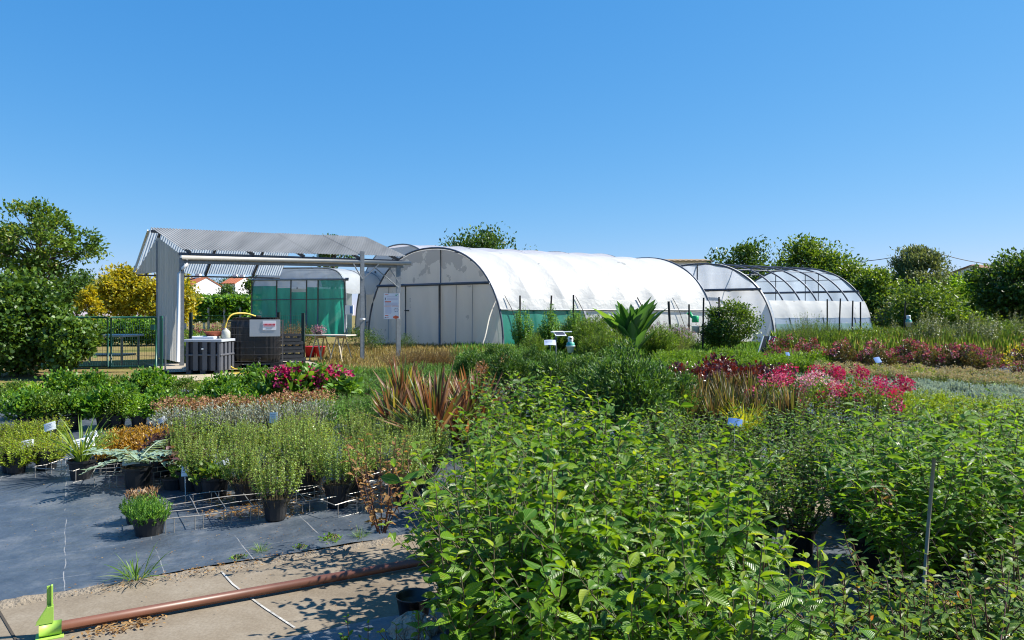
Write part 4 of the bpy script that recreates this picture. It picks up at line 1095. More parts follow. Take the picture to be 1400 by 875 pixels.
# ================================================================== PLANTS
def cc(*h):                                           # helper: list of ramp stops
    return [(p, c) for p, c in h]
GREEN = lambda d, m, l, y: [(0.0, d), (.42, m), (.78, l), (1.0, y)]
ML = {
 'broad': leaf_mat('broad_leaf', GREEN((0.020, 0.076, 0.005), (0.076, 0.192, 0.008), (0.181, 0.313, 0.011), (0.361, 0.420, 0.024)), .34, rough=.4, spec=.42, veins=True),
 'broad2': leaf_mat('pleated_leaf', GREEN((0.025, 0.086, 0.005), (0.087, 0.202, 0.010), (0.191, 0.319, 0.014), (0.366, 0.414, 0.041)), .36, rough=.34, spec=.5, veins=True),
 'mid': leaf_mat('mid_leaf', GREEN((0.024, 0.078, 0.006), (0.067, 0.171, 0.010), (0.158, 0.283, 0.016), (0.327, 0.390, 0.027)), .34, rough=.34, spec=.5, veins=True),
 'narrow': leaf_mat('narrow_leaf', GREEN((0.036, 0.106, 0.007), (0.095, 0.221, 0.012), (0.171, 0.313, 0.016), (0.306, 0.396, 0.027)), .4, rough=.38, spec=.5, veins=True),
 'redtip': leaf_mat('red_tipped_leaf', [(0, (.035, .09, .01)), (.4, (.08, .17, .016)), (.75, (.17, .27, .03)), (.93, (.26, .32, .04)), (1, (.4, .16, .04))], .3, rough=.38, veins=True),
 'green': leaf_mat('green_leaf', GREEN((0.037, 0.096, 0.011), (0.081, 0.191, 0.018), (0.164, 0.300, 0.028), (0.297, 0.369, 0.033)), .33),
 'olive': leaf_mat('olive_leaf', GREEN((0.095, 0.170, 0.033), (0.179, 0.285, 0.052), (0.294, 0.410, 0.075), (0.440, 0.524, 0.089)), .3),
 'lime': leaf_mat('lime_leaf', GREEN((.12, .2, .012), (.22, .32, .016), (.34, .42, .025), (.45, .46, .04)), .34),
 'gold': leaf_mat('gold_leaf', GREEN((.13, .07, .012), (.3, .17, .02), (.42, .27, .03), (.5, .38, .05)), .3),
 'purple': leaf_mat('purple_leaf', GREEN((.05, .025, .03), (.1, .045, .05), (.13, .09, .05), (.12, .16, .04)), .25),
 'silver': leaf_mat('silver_leaf', GREEN((0.208, 0.250, 0.204), (0.312, 0.362, 0.312), (0.416, 0.463, 0.408), (0.546, 0.562, 0.504)), .2),
 'blue': leaf_mat('blue_leaf', GREEN((0.220, 0.325, 0.296), (0.321, 0.439, 0.423), (0.439, 0.552, 0.531), (0.574, 0.683, 0.656)), .2),
 'brownhead': leaf_mat('dry_head', GREEN((.13, .07, .035), (.23, .13, .07), (.32, .2, .12), (.4, .3, .2)), .2, rough=.8, spec=.1),
 'phorm': leaf_mat('phormium_leaf', [(0, (.045, .085, .015)), (.25, (.11, .15, .03)), (.36, (.24, .24, .05)), (.46, (.08, .035, .02)), (.62, (.16, .06, .035)), (.8, (.2, .1, .055)), (1, (.27, .17, .11))], .28, rough=.45),
 'phorm2': leaf_mat('pale_phormium_leaf', [(0, (.03, .06, .012)), (.35, (.08, .1, .025)), (.55, (.13, .11, .04)), (.75, (.07, .045, .028)), (1, (.26, .21, .12))], .28, rough=.5),
 'conifer': leaf_mat('conifer_needles', GREEN((.02, .06, .012), (.045, .12, .018), (.1, .21, .03), (.2, .3, .05)), .24, rough=.55),
 'feather': leaf_mat('feathery_needles', GREEN((0.051, 0.140, 0.024), (0.101, 0.240, 0.039), (0.169, 0.360, 0.055), (0.288, 0.460, 0.077)), .28, rough=.5),
 'grassy': leaf_mat('grassy_leaf', GREEN((0.043, 0.095, 0.012), (0.085, 0.180, 0.020), (0.153, 0.266, 0.032), (0.272, 0.342, 0.080)), .35),
 'bright': leaf_mat('bright_leaf', GREEN((0.062, 0.150, 0.011), (0.125, 0.265, 0.016), (0.213, 0.368, 0.023), (0.350, 0.437, 0.045)), .36),
 'drygrass': leaf_mat('dry_grass', GREEN((.15, .13, .05), (.27, .22, .1), (.36, .31, .16), (.2, .26, .06)), .3, rough=.8, spec=.1),
 'heath': leaf_mat('dry_heath', GREEN((.12, .08, .035), (.22, .14, .06), (.3, .2, .09), (.24, .23, .07)), .25, rough=.8, spec=.1),
 'maroon': leaf_mat('maroon_leaf', GREEN((0.033, 0.007, 0.007), (0.075, 0.012, 0.011), (0.150, 0.022, 0.017), (0.300, 0.060, 0.036)), .2, rough=.32, spec=.6),
 'maroonish': leaf_mat('red_green_leaf', GREEN((.04, .035, .012), (.075, .085, .02), (.1, .05, .025), (.15, .2, .03)), .28),
 'yellow': leaf_mat('yellow_leaf', GREEN((.1, .14, .012), (.32, .29, .013), (.46, .38, .018), (.26, .32, .03)), .34),
 'darktree': leaf_mat('dark_tree_leaf', GREEN((0.022, 0.055, 0.009), (0.045, 0.102, 0.014), (0.091, 0.174, 0.023), (0.182, 0.275, 0.034)), .28),
 'midtree': leaf_mat('mid_tree_leaf', GREEN((0.041, 0.088, 0.011), (0.081, 0.155, 0.017), (0.149, 0.243, 0.024), (0.257, 0.324, 0.039)), .32),
 'bronze': leaf_mat('bronze_tree_leaf', GREEN((.035, .08, .01), (.08, .155, .015), (.15, .22, .025), (.26, .2, .04)), .36),
 'olivetree': leaf_mat('olive_tree_leaf', GREEN((0.049, 0.084, 0.034), (0.098, 0.140, 0.054), (0.154, 0.203, 0.084), (0.238, 0.280, 0.120)), .28),
 'paddle': leaf_mat('paddle_leaf', GREEN((0.026, 0.088, 0.020), (0.046, 0.135, 0.030), (0.091, 0.230, 0.040), (0.182, 0.324, 0.050)), .3, rough=.3, spec=.6),
 'thistle': leaf_mat('thistle_leaf', GREEN((.14, .22, .16), (.22, .32, .24), (.3, .4, .3), (.38, .46, .34)), .22),
 'dead': leaf_mat('dead_leaf', GREEN((0.127, 0.068, 0.030), (0.253, 0.149, 0.060), (0.391, 0.257, 0.120), (0.115, 0.162, 0.045)), .3, rough=.8, spec=.15),
 'vine': leaf_mat('vine_leaf', GREEN((0.030, 0.090, 0.008), (0.072, 0.180, 0.012), (0.144, 0.288, 0.020), (0.240, 0.360, 0.030)), .34),
}
MF = {
 'pink': leaf_mat('pink_petal', [(0, (.26, .012, .07)), (.5, (.48, .04, .15)), (1, (.68, .2, .34))], .25, rough=.7),
 'crimson': leaf_mat('crimson_petal', [(0, (.2, .004, .045)), (.5, (.38, .01, .11)), (1, (.52, .05, .2))], .25, rough=.7),
 'pale': leaf_mat('pale_pink_petal', [(0, (.45, .12, .24)), (.5, (.66, .26, .4)), (1, (.78, .5, .58))], .25, rough=.7),
 'dusk': leaf_mat('dusky_pink_petal', [(0, (.1, .012, .035)), (.4, (.22, .03, .085)), (.75, (.34, .08, .16)), (1, (.5, .26, .3))], .25, rough=.7),
 'rust': leaf_mat('rusty_head', [(0, (.15, .065, .03)), (.5, (.3, .16, .085)), (1, (.45, .29, .18))], .2, rough=.85),
 'beige': leaf_mat('beige_head', [(0, (.22, .18, .09)), (.5, (.34, .29, .17)), (1, (.45, .4, .27))], .2, rough=.85),
 'lilac': leaf_mat('lilac_petal', [(0, (.2, .14, .25)), (1, (.4, .33, .45))], .2, rough=.8),
}
M_TWIG = solid('green_brown_stem', (.12, .095, .045), .7, noise=.3, nscale=30)
M_TWIGR = solid('red_brown_stem', (.13, .05, .03), .6, noise=.3, nscale=30)
M_BARK = solid('bark', (.11, .085, .065), .9, noise=.4, nscale=9, bump=.8, bscale=18)
M_POT = solid('pot_plastic', (.016, .017, .02), .38, noise=.3, nscale=9); M_SOIL = solid('potting_soil', (.055, .035, .022), 1, noise=.5, nscale=60, bump=.8, bscale=90)

POTS = {}
def pot(parent, r=.115, h=.2):
    k = (round(r, 3), round(h, 3))
    if k not in POTS:
        mb = MB()
        mb.lathe((0, 0, 0), [(0, .004), (r * .74, .004), (r * .76, .012), (r * .93, h * .86), (r * 1.02, h * .865), (r * 1.04, h * .9), (r * 1.05, h), (r * .98, h), (r * .95, h * .9)], 20)
        n = len(mb.f); mb.lathe((0, 0, 0), [(r * .955, h * .89), (r * .5, h * .905), (0, h * .91)], 20, 1)
        o = mb.build('pot', [M_POT, M_SOIL], None, False); POTS[k] = o.data
        o.parent = parent; return o
    return link('pot', POTS[k], parent)

def place_at(o, p, rz=0.0, sc=1.0):
    o.location = p; o.rotation_euler = (0, 0, rz); o.scale = (sc, sc, sc)

class Kind:
    """a few differently grown specimens of one plant, copied in turn"""
    def __init__(s, makers, name, cat):
        s.mk, s.name, s.cat = makers, name, cat; s.pro = [None] * len(makers); s.i = 0
    def put(s, p, label, group, rz=None, sc=1.0, which=None):
        k = s.i % len(s.mk) if which is None else which; s.i += 1
        if s.pro[k] is None:
            o = thing(s.name, label, s.cat); s.mk[k](o); s.pro[k] = o
        else:
            o = dup(s.pro[k])
        tag(o, label, s.cat, group)
        if group is None and 'group' in o: del o['group']
        place_at(o, p, RNG.uniform(0, 6.28) if rz is None else rz, sc); return o

def kind(fn, name, cat, nv, seed):
    return Kind([(lambda o, k=k: fn(o, np.random.default_rng(seed + k))) for k in range(nv)], name, cat)

ORD = 'first second third fourth fifth sixth seventh eighth ninth tenth eleventh twelfth thirteenth fourteenth fifteenth sixteenth seventeenth eighteenth nineteenth twentieth'.split()
def rowname(i, n):
    if n == 1: return 'its row'
    if i == 0: return 'the front row'
    if i == n - 1: return 'the back row'
    return 'the ' + ORD[i] + ' row'
def bed(kd, rows, desc, group, jit=.05, sc=(.9, 1.1), depth=False):
    """rows front to back: (x0, y0, x1, y1, n) in photo pixels of the base, or with depth=True y0, y1 are metres"""
    for ri, (x0, y0, x1, y1, n) in enumerate(rows):
        a, b = (GX(x0, y0), GX(x1, y1)) if depth else (G(x0, y0), G(x1, y1))
        for i in range(n):
            p = a.lerp(b, i / (n - 1) if n > 1 else .5)
            p.x += RNG.normal() * jit; p.y += RNG.normal() * jit; p.z = gz(p.y) + .016
            if n == 1: pos = 'alone in ' + rowname(ri, len(rows))
            elif i == 0: pos = 'leftmost in ' + rowname(ri, len(rows))
            elif i == n - 1: pos = 'rightmost in ' + rowname(ri, len(rows))
            else: pos = ORD[i] + ' from left in ' + rowname(ri, len(rows))
            kd.put(p, desc + ', ' + pos, group, None, RNG.uniform(*sc))

# ---- growers
def mk_stem(H, spread, nst, L, Wd, node, mat, stem=M_TWIG, tm=T_L, twig=.38, opp=True, potr=.12, low=.15, young=.25):
    def fn(o, r):
        f, s = g_stem(r, H, spread, nst, L, Wd, node, tm, twig, .06, opp, low=low, young=young)
        amesh('foliage', f, mat, o, True); amesh('branches', s, stem, o, True)
        if potr: pot(o, potr, potr * 1.75)
    return fn
def mk_bush(H, R, n, L, Wd, mat, tm=T_D, potr=.1, flower=None, stem=M_TWIG, ncl=22, cs=.34, tint=(.4, .2), up=.5, z0=None):
    def fn(o, r):
        f, s = g_bush(r, H, R, n, L, Wd, tm, (potr * 1.4 if potr else .08) if z0 is None else z0, ncl, cs, up, tint)
        amesh('foliage', f, mat, o); amesh('branches', s, stem, o)
        if flower:
            fm, nf, fr, per, fl = flower
            c = rsph(r, nf); c[:, 2] = np.abs(c[:, 2]) ** .7
            c = c * np.array([R * .92, R * .92, H * .62]) + np.array([0, 0, H * .4])
            amesh('blossom', g_blobs(r, c, fr, per, fl), fm, o)
        if potr: pot(o, potr, potr * 1.6)
    return fn
def mk_shoot(H, R, ns, nl, L, Wd, mat, lo=.35, ang=.5, tm=T_D, potr=.1, flower=None, stem=M_TWIG, tint=(.4, .2), dome=.25, base=.05, tipup=.5, r_=.0022):
    def fn(o, r):
        f, s, tip = g_shoots(r, H, R, ns, nl, L, Wd, tm, lo, ang, tint, base, tipup, dome, r_)
        amesh('foliage', f, mat, o); amesh('branches', s, stem, o)
        if flower:
            fm, share, fr, per, fl = flower
            k = r.permutation(len(tip))[:max(1, int(len(tip) * share))]
            amesh('blossom', g_blobs(r, tip[k], fr, per, fl), fm, o)
        if potr: pot(o, potr, potr * 1.7)
    return fn
def mk_blade(n, L, Wd, mat, tilt=(.1, .8), tm=T_B, potr=.11, tint=(.5, .25), n2=0, base=.06):
    def fn(o, r):
        f = g_blades(r, n, L, Wd, tilt, tm, base, tint, potr * 1.5 if potr else .02)
        if n2: f = cat_parts([f, g_blades(r, n2, L * .95, Wd, (.0, .5), T_BS, base, tint, potr * 1.5 if potr else .02)])
        amesh('foliage', f, mat, o, True)
        if potr: pot(o, potr, potr * 1.6)
    return fn

# ---- foreground masses
_A = [mk_stem(.93, .3, 12, .092, .5, .05, ML['broad'], potr=.13), mk_stem(.93, .3, 13, .07, .52, .042, ML['broad'], potr=.13, tm=T_L3),
      mk_stem(.96, .27, 11, .086, .46, .046, ML['broad2'], potr=.13, tm=T_L3, young=.4), mk_stem(.9, .3, 13, .08, .55, .046, ML['broad'], potr=.13, young=.35),
      mk_stem(.92, .28, 13, .064, .5, .038, ML['broad2'], potr=.13, tm=T_L), mk_stem(.98, .26, 10, .098, .46, .05, ML['broad'], potr=.13, tm=T_L3)]
K_A = Kind([(lambda o, k=k: _A[k](o, np.random.default_rng(100 + k))) for k in range(6)], 'broad_leaved_shrub', 'shrub')
K_C = kind(mk_stem(.64, .33, 14, .05, .5, .036, ML['mid'], potr=.11), 'small_leaved_shrub', 'shrub', 4, 120)
K_B = kind(mk_stem(.92, .42, 14, .1, .3, .042, ML['narrow'], tm=T_L2, potr=.13, young=.2), 'narrow_leaved_shrub', 'shrub', 4, 140)
K_D = kind(mk_stem(.78, .24, 8, .075, .55, .055, ML['mid'], potr=.12), 'glossy_leaved_shrub', 'shrub', 3, 160)
K_E = kind(mk_stem(.68, .28, 15, .052, .52, .032, ML['redtip'], stem=M_TWIGR, potr=.11, young=.3), 'red_tipped_shrub', 'shrub', 3, 180)
K_F = kind(mk_stem(.8, .13, 4, .065, .5, .05, ML['broad'], stem=M_TWIGR, potr=.1, twig=.25), 'slender_shrub', 'shrub', 2, 200)
GA = 'broad leaved shrubs filling the foreground'
bed(K_A, [(690, 2.35, 1010, 2.3, 4), (662, 2.95, 1000, 2.85, 4), (655, 3.5, 1010, 3.45, 4), (660, 4.15, 985, 4.1, 4), (672, 4.85, 850, 4.8, 3), (696, 5.6, 815, 5.6, 3), (700, 6.25, 790, 6.3, 3)],
    'tall broad-leaved green shrub near the path', GA, .09, (.8, 1.12), True)
bed(K_C, [(975, 4.8, 1090, 4.9, 3), (925, 5.5, 1215, 5.6, 6), (885, 6.2, 1240, 6.4, 8), (880, 7.0, 1250, 7.2, 9)],
    'compact small-leaved green shrub in the middle', 'small leaved shrubs in the middle', .05, (.88, 1.05), True)
bed(K_B, [(1235, 3.95, 1450, 3.9, 3), (1190, 4.6, 1450, 4.6, 4), (1215, 5.3, 1450, 5.3, 4)],
    'narrow-leaved bright green shrub around the cane', 'narrow leaved shrubs around the cane', .05, (.88, 1.04), True)
bed(K_D, [(1300, 6.0, 1470, 6.0, 4), (1290, 6.9, 1470, 6.9, 4)], 'upright glossy-leaved shrub behind the cane', 'glossy shrubs behind the cane', .06, (.85, 1.0), True)
bed(K_E, [(1155, 2.3, 1430, 2.3, 4), (1245, 2.75, 1440, 2.75, 3)], 'low red-tipped shrub by the bare mat', 'red tipped shrubs by the mat', .04, (.9, 1.05), True)
K_F.put(GX(1050, 2.55), 'slender few-stemmed shrub beside the bare black mat, the left of two', 'slender shrubs by the mat')
K_F.put(GX(1098, 2.7), 'slender few-stemmed shrub beside the bare black mat, the right of two', 'slender shrubs by the mat')
K_F.put(GX(500, 2.72), 'low leafy sprigs poking into view above the shaded path edge', None, .4, .62)
K_F.put(GX(545, 2.6), 'low leafy sprigs between the shaded path edge and the tall shrubs', None, 1.4, .7)
# withered plants
def mk_dead(H, spread, nst, L):
    def fn(o, r):
        f, s = g_stem(r, H, spread, nst, L, .36, .05, T_L2, .3, .04, False)
        V = f[0]; amesh('foliage', [V + r.normal(size=V.shape) * .003, f[1], f[2], f[3]], ML['dead'], o); amesh('branches', s, M_TWIGR, o)
    return fn
kd = kind(mk_dead(.78, .26, 9, .07), 'withered_shrub', 'dead plant', 1, 300)
kd.put(GX(522, 4.9) + Vector((0, 0, .02)), 'withered shrub with curled brown leaves at the path edge', None, .3, 1.0)
kd2 = kind(mk_dead(.22, .06, 3, .06), 'withered_shoot', 'dead plant', 1, 310)
p = P(1208, 725, 3.75); kd2.put(p, 'withered brown shoot standing out of the narrow-leaved shrubs', None, .3, 1.0)
mb = MB(); mb.tube([P(1262, 822, 3.3), P(1269, 720, 3.32), P(1277, 627, 3.36)], .008, 7)
solo(mb, 'bamboo_cane', solid('cane', (.3, .26, .19), .6, noise=.35, nscale=12), 'grey bamboo cane standing among the narrow-leaved shrubs', 'cane', smooth=True)

# ---- beds on the left
K_HEBE = kind(mk_shoot(.62, .26, 105, 32, .025, .6, ML['olive'], .46, .42, potr=.115, tint=(.42, .22), dome=.22, base=.05), 'olive_bush', 'bush', 5, 400)
bed(K_HEBE, [(380, 708, 532, 690, 3), (335, 692, 562, 672, 4), (278, 676, 560, 652, 5), (255, 660, 555, 640, 6), (255, 648, 548, 628, 5)],
    'olive green fine-leaved bush in black pot', 'olive green bushes on the wire racks', .05, (.78, 1.12))
_R = [mk_bush(.47, .27, 1300, .05, .62, ML['green'], T_R, .11, None, ncl=26), mk_bush(.44, .28, 1500, .036, .55, ML['midtree'], T_D, .11, None, ncl=22), mk_bush(.5, .25, 900, .06, .6, ML['vine'], T_R, .11, None, ncl=16, cs=.28), mk_bush(.42, .27, 1400, .04, .6, ML['bright'], T_D, .11, None, ncl=20)]
K_ROW = Kind([(lambda o, k=k: _R[k](o, np.random.default_rng(420 + k))) for k in (0, 1, 0, 2, 1, 3, 0)], 'leafy_bush', 'bush')
bed(K_ROW, [(28, 594, 345, 576, 11), (-14, 577, 395, 561, 13), (-20, 562, 432, 543, 15)], 'leafy green bush before the mesh gate', 'leafy green bushes before the mesh gate', .07, (.7, 1.18))
K_SIL = kind(mk_shoot(.32, .2, 70, 18, .03, .3, ML['silver'], .2, .6, potr=.09), 'silver_bush', 'bush', 3, 440)
bed(K_SIL, [(238, 616, 432, 600, 7)], 'silvery grey low bush behind olive bushes', 'silver bushes', .04, (1.45, 1.7))
K_SED = kind(mk_shoot(.36, .22, 46, 12, .05, .5, ML['olive'], .2, .3, potr=.1, flower=(MF['rust'], 1.0, .045, 16, .022), dome=.15), 'brown_headed_plant', 'plant', 3, 450)
bed(K_SED, [(232, 598, 425, 583, 8)], 'plant with flat rusty brown flower heads', 'brown headed plants', .04, (1.1, 1.35))
K_GOLD = kind(mk_bush(.34, .24, 1300, .03, .55, ML['gold'], T_D, .09), 'golden_bush', 'bush', 2, 460)
bed(K_GOLD, [(160, 645, 222, 640, 3), (168, 630, 225, 624, 3)], 'low golden orange bush by the white sign', 'golden bushes', .03)
K_PUR = kind(mk_bush(.38, .2, 700, .042, .55, ML['purple'], T_D, .1), 'purple_bush', 'bush', 2, 470)
bed(K_PUR, [(222, 652, 262, 655, 2), (232, 640, 262, 638, 2)], 'dull purple bush beside the golden bushes', 'purple bushes', .03)
K_LIME = kind(mk_shoot(.3, .24, 90, 22, .026, .5, ML['lime'], .15, .4, potr=.1, dome=.3), 'lime_bush', 'bush', 3, 480)
bed(K_LIME, [(12, 648, 66, 645, 3), (-18, 634, 62, 628, 4), (-20, 618, 62, 610, 4)], 'low lime green bush near the mat edge', 'lime green bushes', .03, (.95, 1.15))
K_DARKFILL = kind(mk_bush(.4, .22, 600, .03, .5, ML['olive'], T_D, .1), 'grey_green_bush', 'bush', 2, 485)
K_DARKFILL.put(G(142, 640), 'grey green bush between the striped grass and the golden bushes', None)
# single pots in front
K_GRASS = kind(mk_blade(90, .5, .017, ML['grassy'], (.1, .95), T_B, .13, (.65, .25)), 'striped_grass', 'grass plant', 1, 490)
K_GRASS.put(G(112, 656), 'striped yellow green grass plant in a black pot by the white sign', None, .3, .92)
def mk_thistle(o, r):
    parts = []
    for k in range(9):
        a = k * .7 + r.uniform(-.2, .2); L = r.uniform(.4, .58); el = r.uniform(.15, .8)
        if k in (0, 4): el = .12; L = .55; a = math.pi - .15 + (0 if k == 0 else math.pi + .3)
        t = np.linspace(0, 1, 9)
        dirh = np.array([math.cos(a), math.sin(a), 0])
        pth = np.array([0, 0, .24]) + dirh * (t * L * math.cos(el * .8))[:, None] + np.array([0, 0, 1.0]) * (L * (math.sin(el) * t - .35 * t * t))[:, None]
        parts.append(twigs(pth[None], .007, .002, 4, .9))
        for i in range(1, 9):
            for sg in (-1, 1):
                for q in range(2):
                    d = dirh * .55 + np.array([-dirh[1], dirh[0], 0]) * sg * .8 + np.array([0, 0, .18 * r.normal()])
                    p0 = pth[i] * (1 - .5 * q / 1) + pth[i - 1] * .5 * q
                    ln = .11 * math.sin(math.pi * (.15 + .8 * i / 9)) * r.uniform(.8, 1.15)
                    parts.append(leaves(T_D, p0[None], d[None], np.array([[0, 0, 1.0]]), ln, ln * .42, [r.uniform(.2, .9)]))
    amesh('foliage', cat_parts(parts), ML['thistle'], o); pot(o, .125, .2)
k1 = kind(mk_thistle, 'thistle_leaved_plant', 'plant', 1, 500); k1.put(G(188, 668), 'silvery plant with long toothed arching leaves in a black pot', None, 0)
def mk_broad_single(o, r):
    f, s = g_stem(r, .42, .12, 3, .1, .6, .06, T_L, 0, .02, low=.35); amesh('foliage', f, ML['purple'], o, True); amesh('branches', s, M_TWIGR, o, True); pot(o, .12, .12)
k1 = kind(mk_broad_single, 'young_tree_seedling', 'plant', 1, 505); k1.put(G(240, 670), 'single stemmed bronze leaved plant in a shallow black pot', None, 0)
K_SPIKE = kind(mk_shoot(.33, .15, 150, 14, .045, .16, ML['feather'], .2, .75, potr=.135, dome=.25), 'dwarf_conifer', 'conifer', 1, 510)
def mk_dwarf(o, r):
    f, s, tip = g_shoots(r, .34, .17, 170, 14, .042, .2, T_D, .25, .7, (.5, .25), .06, .6, .3); amesh('foliage', f, ML['feather'], o)
    a = r.uniform(0, 6.28, 90); q = np.sqrt(r.uniform(0, 1, 90)) * .07
    amesh('dry_tip', leaves(T_D, np.column_stack([np.cos(a) * q - .03, np.sin(a) * q + .05, r.uniform(.27, .36, 90)]), r.normal(size=(90, 3)) * .4 + np.array([0, 0, 1]), r.normal(size=(90, 3)), .05, .012, r.uniform(.4, 1, 90)), ML['brownhead'], o)
    pot(o, .135, .17)
k1 = kind(mk_dwarf, 'dwarf_conifer', 'conifer', 2, 511)
k1.put(G(204, 733), 'dwarf conifer with a browned tip in the front black pot', 'dwarf conifers in black pots', 0, .88)
k1.put(G(188, 716), 'dwarf conifer in the black pot just behind the front one', 'dwarf conifers in black pots', 2, .7)
K_SMALL = kind(mk_bush(.3, .17, 260, .05, .6, ML['bronze'], T_R, .12), 'small_potted_plant', 'plant', 2, 520)
K_SMALL.put(G(294, 682), 'small bronze green plant in a black pot by two white tags', None, 0)
K_SMALL.put(G(262, 672), 'small bronze green plant in a black pot beside the bronze seedling', None, 1)

# ---- middle of the picture
K_PH = kind(mk_blade(60, .72, .04, ML['phorm'], (.1, 1.15), T_BS, .13, (.5, .3), 30), 'flax_plant', 'plant', 4, 600)
bed(K_PH, [(585, 636, 664, 622, 3), (535, 608, 660, 600, 4), (545, 586, 640, 582, 3)], 'bronze sword-leaved flax plant in black pot', 'bronze flax plants', .09, (.8, 1.2))
K_PH2 = kind(mk_blade(60, .52, .024, ML['phorm2'], (.02, .55), T_BS, .11, (.5, .3), 24), 'pale_flax', 'plant', 3, 620)
bed(K_PH2, [(950, 606, 1085, 604, 6), (940, 590, 1075, 588, 7), (945, 574, 1070, 572, 7)], 'pale striped upright flax plant', 'pale striped flax plants', .05, (.85, 1.1))
K_GG = kind(mk_blade(200, .36, .006, ML['lime'], (.0, .7), T_B, .1, (.85, .2)), 'gold_sedge', 'grass plant', 1, 640)
K_GG.put(G(1018, 612), 'yellow fine-bladed sedge clump beside the blue plant tag', None, 0, 1.1)
K_HEATH = kind(mk_shoot(.36, .28, 110, 26, .03, .4, ML['feather'], .15, .5, potr=.09), 'heath_plant', 'plant', 3, 650)
bed(K_HEATH, [(440, 596, 505, 590, 4), (470, 575, 540, 570, 5), (450, 556, 610, 548, 8), (470, 540, 610, 532, 8), (480, 526, 600, 522, 7)], 'low grey green heath plant behind the flax', 'heath plants', .06, (.9, 1.2))
K_DIP = kind(mk_bush(.52, .3, 420, .1, .5, ML['green'], T_L, .12, (MF['crimson'], 14, .04, 16, .05), ncl=16), 'red_flowered_plant', 'plant', 3, 660)
bed(K_DIP, [(382, 566, 455, 562, 4)], 'leafy plant with crimson trumpet flowers before tank', 'crimson flowered plants before the tank', .04, (1.15, 1.3))
K_JUN = kind(mk_bush(.98, .52, 9000, .05, .3, ML['conifer'], T_D, .15, None, ncl=50, cs=.17, up=.45, tint=(.42, .26)), 'dark_juniper', 'conifer', 4, 680)
for x, y, s, lab in ((862, 622, 1.28, 'large dark juniper in front of the paddle-leaved plant'), (905, 606, 1.1, 'dark juniper touching the pale striped flax plants'), (818, 608, 1.0, 'dark juniper just left of the large one'),
                     (755, 556, .9, 'dark juniper below the small solar panel'), (700, 552, .95, 'dark juniper below the rusty dried flower heads'), (652, 540, .9, 'dark juniper next to the dry brown heath mounds'),
                     (800, 556, .85, 'dark juniper below the white and green trap'), (672, 520, .8, 'dark juniper nearest the green tunnel netting'), (735, 524, .8, 'dark juniper rear of the solar panel stand')):
    K_JUN.put(G(x, y), lab, 'dark junipers in the middle bed', None, s)
_F = [mk_bush(.85, .5, 6500, .05, .3, ML['feather'], T_D, .14, None, ncl=40, cs=.17, up=.5), mk_bush(.7, .5, 3600, .055, .5, ML['midtree'], T_D, .14, None, ncl=26, cs=.22), mk_shoot(.8, .45, 160, 26, .06, .3, ML['feather'], .08, .5, potr=.14, dome=.3), mk_bush(.75, .45, 5200, .045, .32, ML['conifer'], T_D, .14, None, ncl=34, cs=.17, up=.5), mk_shoot(.75, .5, 120, 20, .05, .35, ML['olive'], .1, .5, potr=.14, dome=.3, flower=(MF['beige'], .2, .03, 10, .02))]
K_FEA = Kind([(lambda o, k=k: _F[k](o, np.random.default_rng(700 + k))) for k in (0, 1, 3, 2, 0, 4, 1)], 'feathery_bush', 'bush')
for i, (x, y, s) in enumerate(sorted(((880, 560, .9), (915, 572, .85), (838, 545, 1.0), (930, 556, .7), (800, 530, .95), (850, 524, .9), (895, 536, .7), (725, 540, .75), (770, 536, .75), (690, 530, .8), (640, 525, .75), (745, 512, .5), (830, 510, .8), (785, 508, .5), (660, 510, .75), (705, 508, .85), (870, 512, .6)))):
    K_FEA.put(G(x, y), 'soft green bush around the junipers, ' + ORD[i] + ' from left', 'feathery bushes around the junipers', None, s)
K_DRY = kind(mk_shoot(.55, .55, 260, 14, .03, .25, ML['heath'], .3, .7, potr=0, dome=.35), 'dry_heath_mound', 'bush', 2, 720)
bed(K_DRY, [(560, 511, 612, 507, 3)], 'dry reddish brown heath mound before the tunnel', 'dry heath mounds', .05, (.9, 1.1))
def mk_rust(o, r):
    f, s, tip = g_shoots(r, .62, .32, 14, 10, .09, .6, T_R, .2, .2, (.3, .2), .05, .5, .2); amesh('foliage', f, ML['dead'], o); amesh('branches', s, M_TWIGR, o)
    amesh('blossom', g_blobs(r, tip, .07, 40, .035), MF['rust'], o)
k1 = kind(mk_rust, 'dried_hydrangea', 'plant', 1, 730); k1.put(G(682, 548) , 'dried hydrangea with rusty brown round flower heads', None, 0, 1.15)
# tall weeds before the white tunnel
K_WEED = kind(mk_shoot(1.25, .7, 190, 30, .13, .16, ML['grassy'], .05, .55, potr=0, dome=.45, tipup=.5, r_=.003), 'tall_weed', 'weed', 3, 740)
for i, (x, y, s) in enumerate(sorted(((728, 492, .6), (762, 484, .8), (806, 492, 1.0), (820, 486, 1.0), (790, 481, 1.0), (835, 505, .8), (900, 494, .85), (744, 482, .7), (690, 494, .4), (926, 484, .75), (815, 506, .75)))):
    K_WEED.put(G(x, y), 'tall grassy green weed before the white tunnel, ' + ORD[i] + ' from left', 'tall weeds before the white tunnel', None, s)
K_CLIMB = kind(mk_shoot(1.6, .36, 80, 46, .08, .5, ML['feather'], .05, .4, potr=0, dome=.5, tipup=.2), 'climbing_plant', 'plant', 2, 750)
for x, y, lab in ((714, 488, 'climbing plant on the first dark stake before the green net'), (752, 486, 'climbing plant between the two stakes at the end of the net'), (785, 484, 'climbing plant on the stake where white side sheet begins')):
    K_CLIMB.put(G(x, y), lab, 'climbing plants at the tunnel')
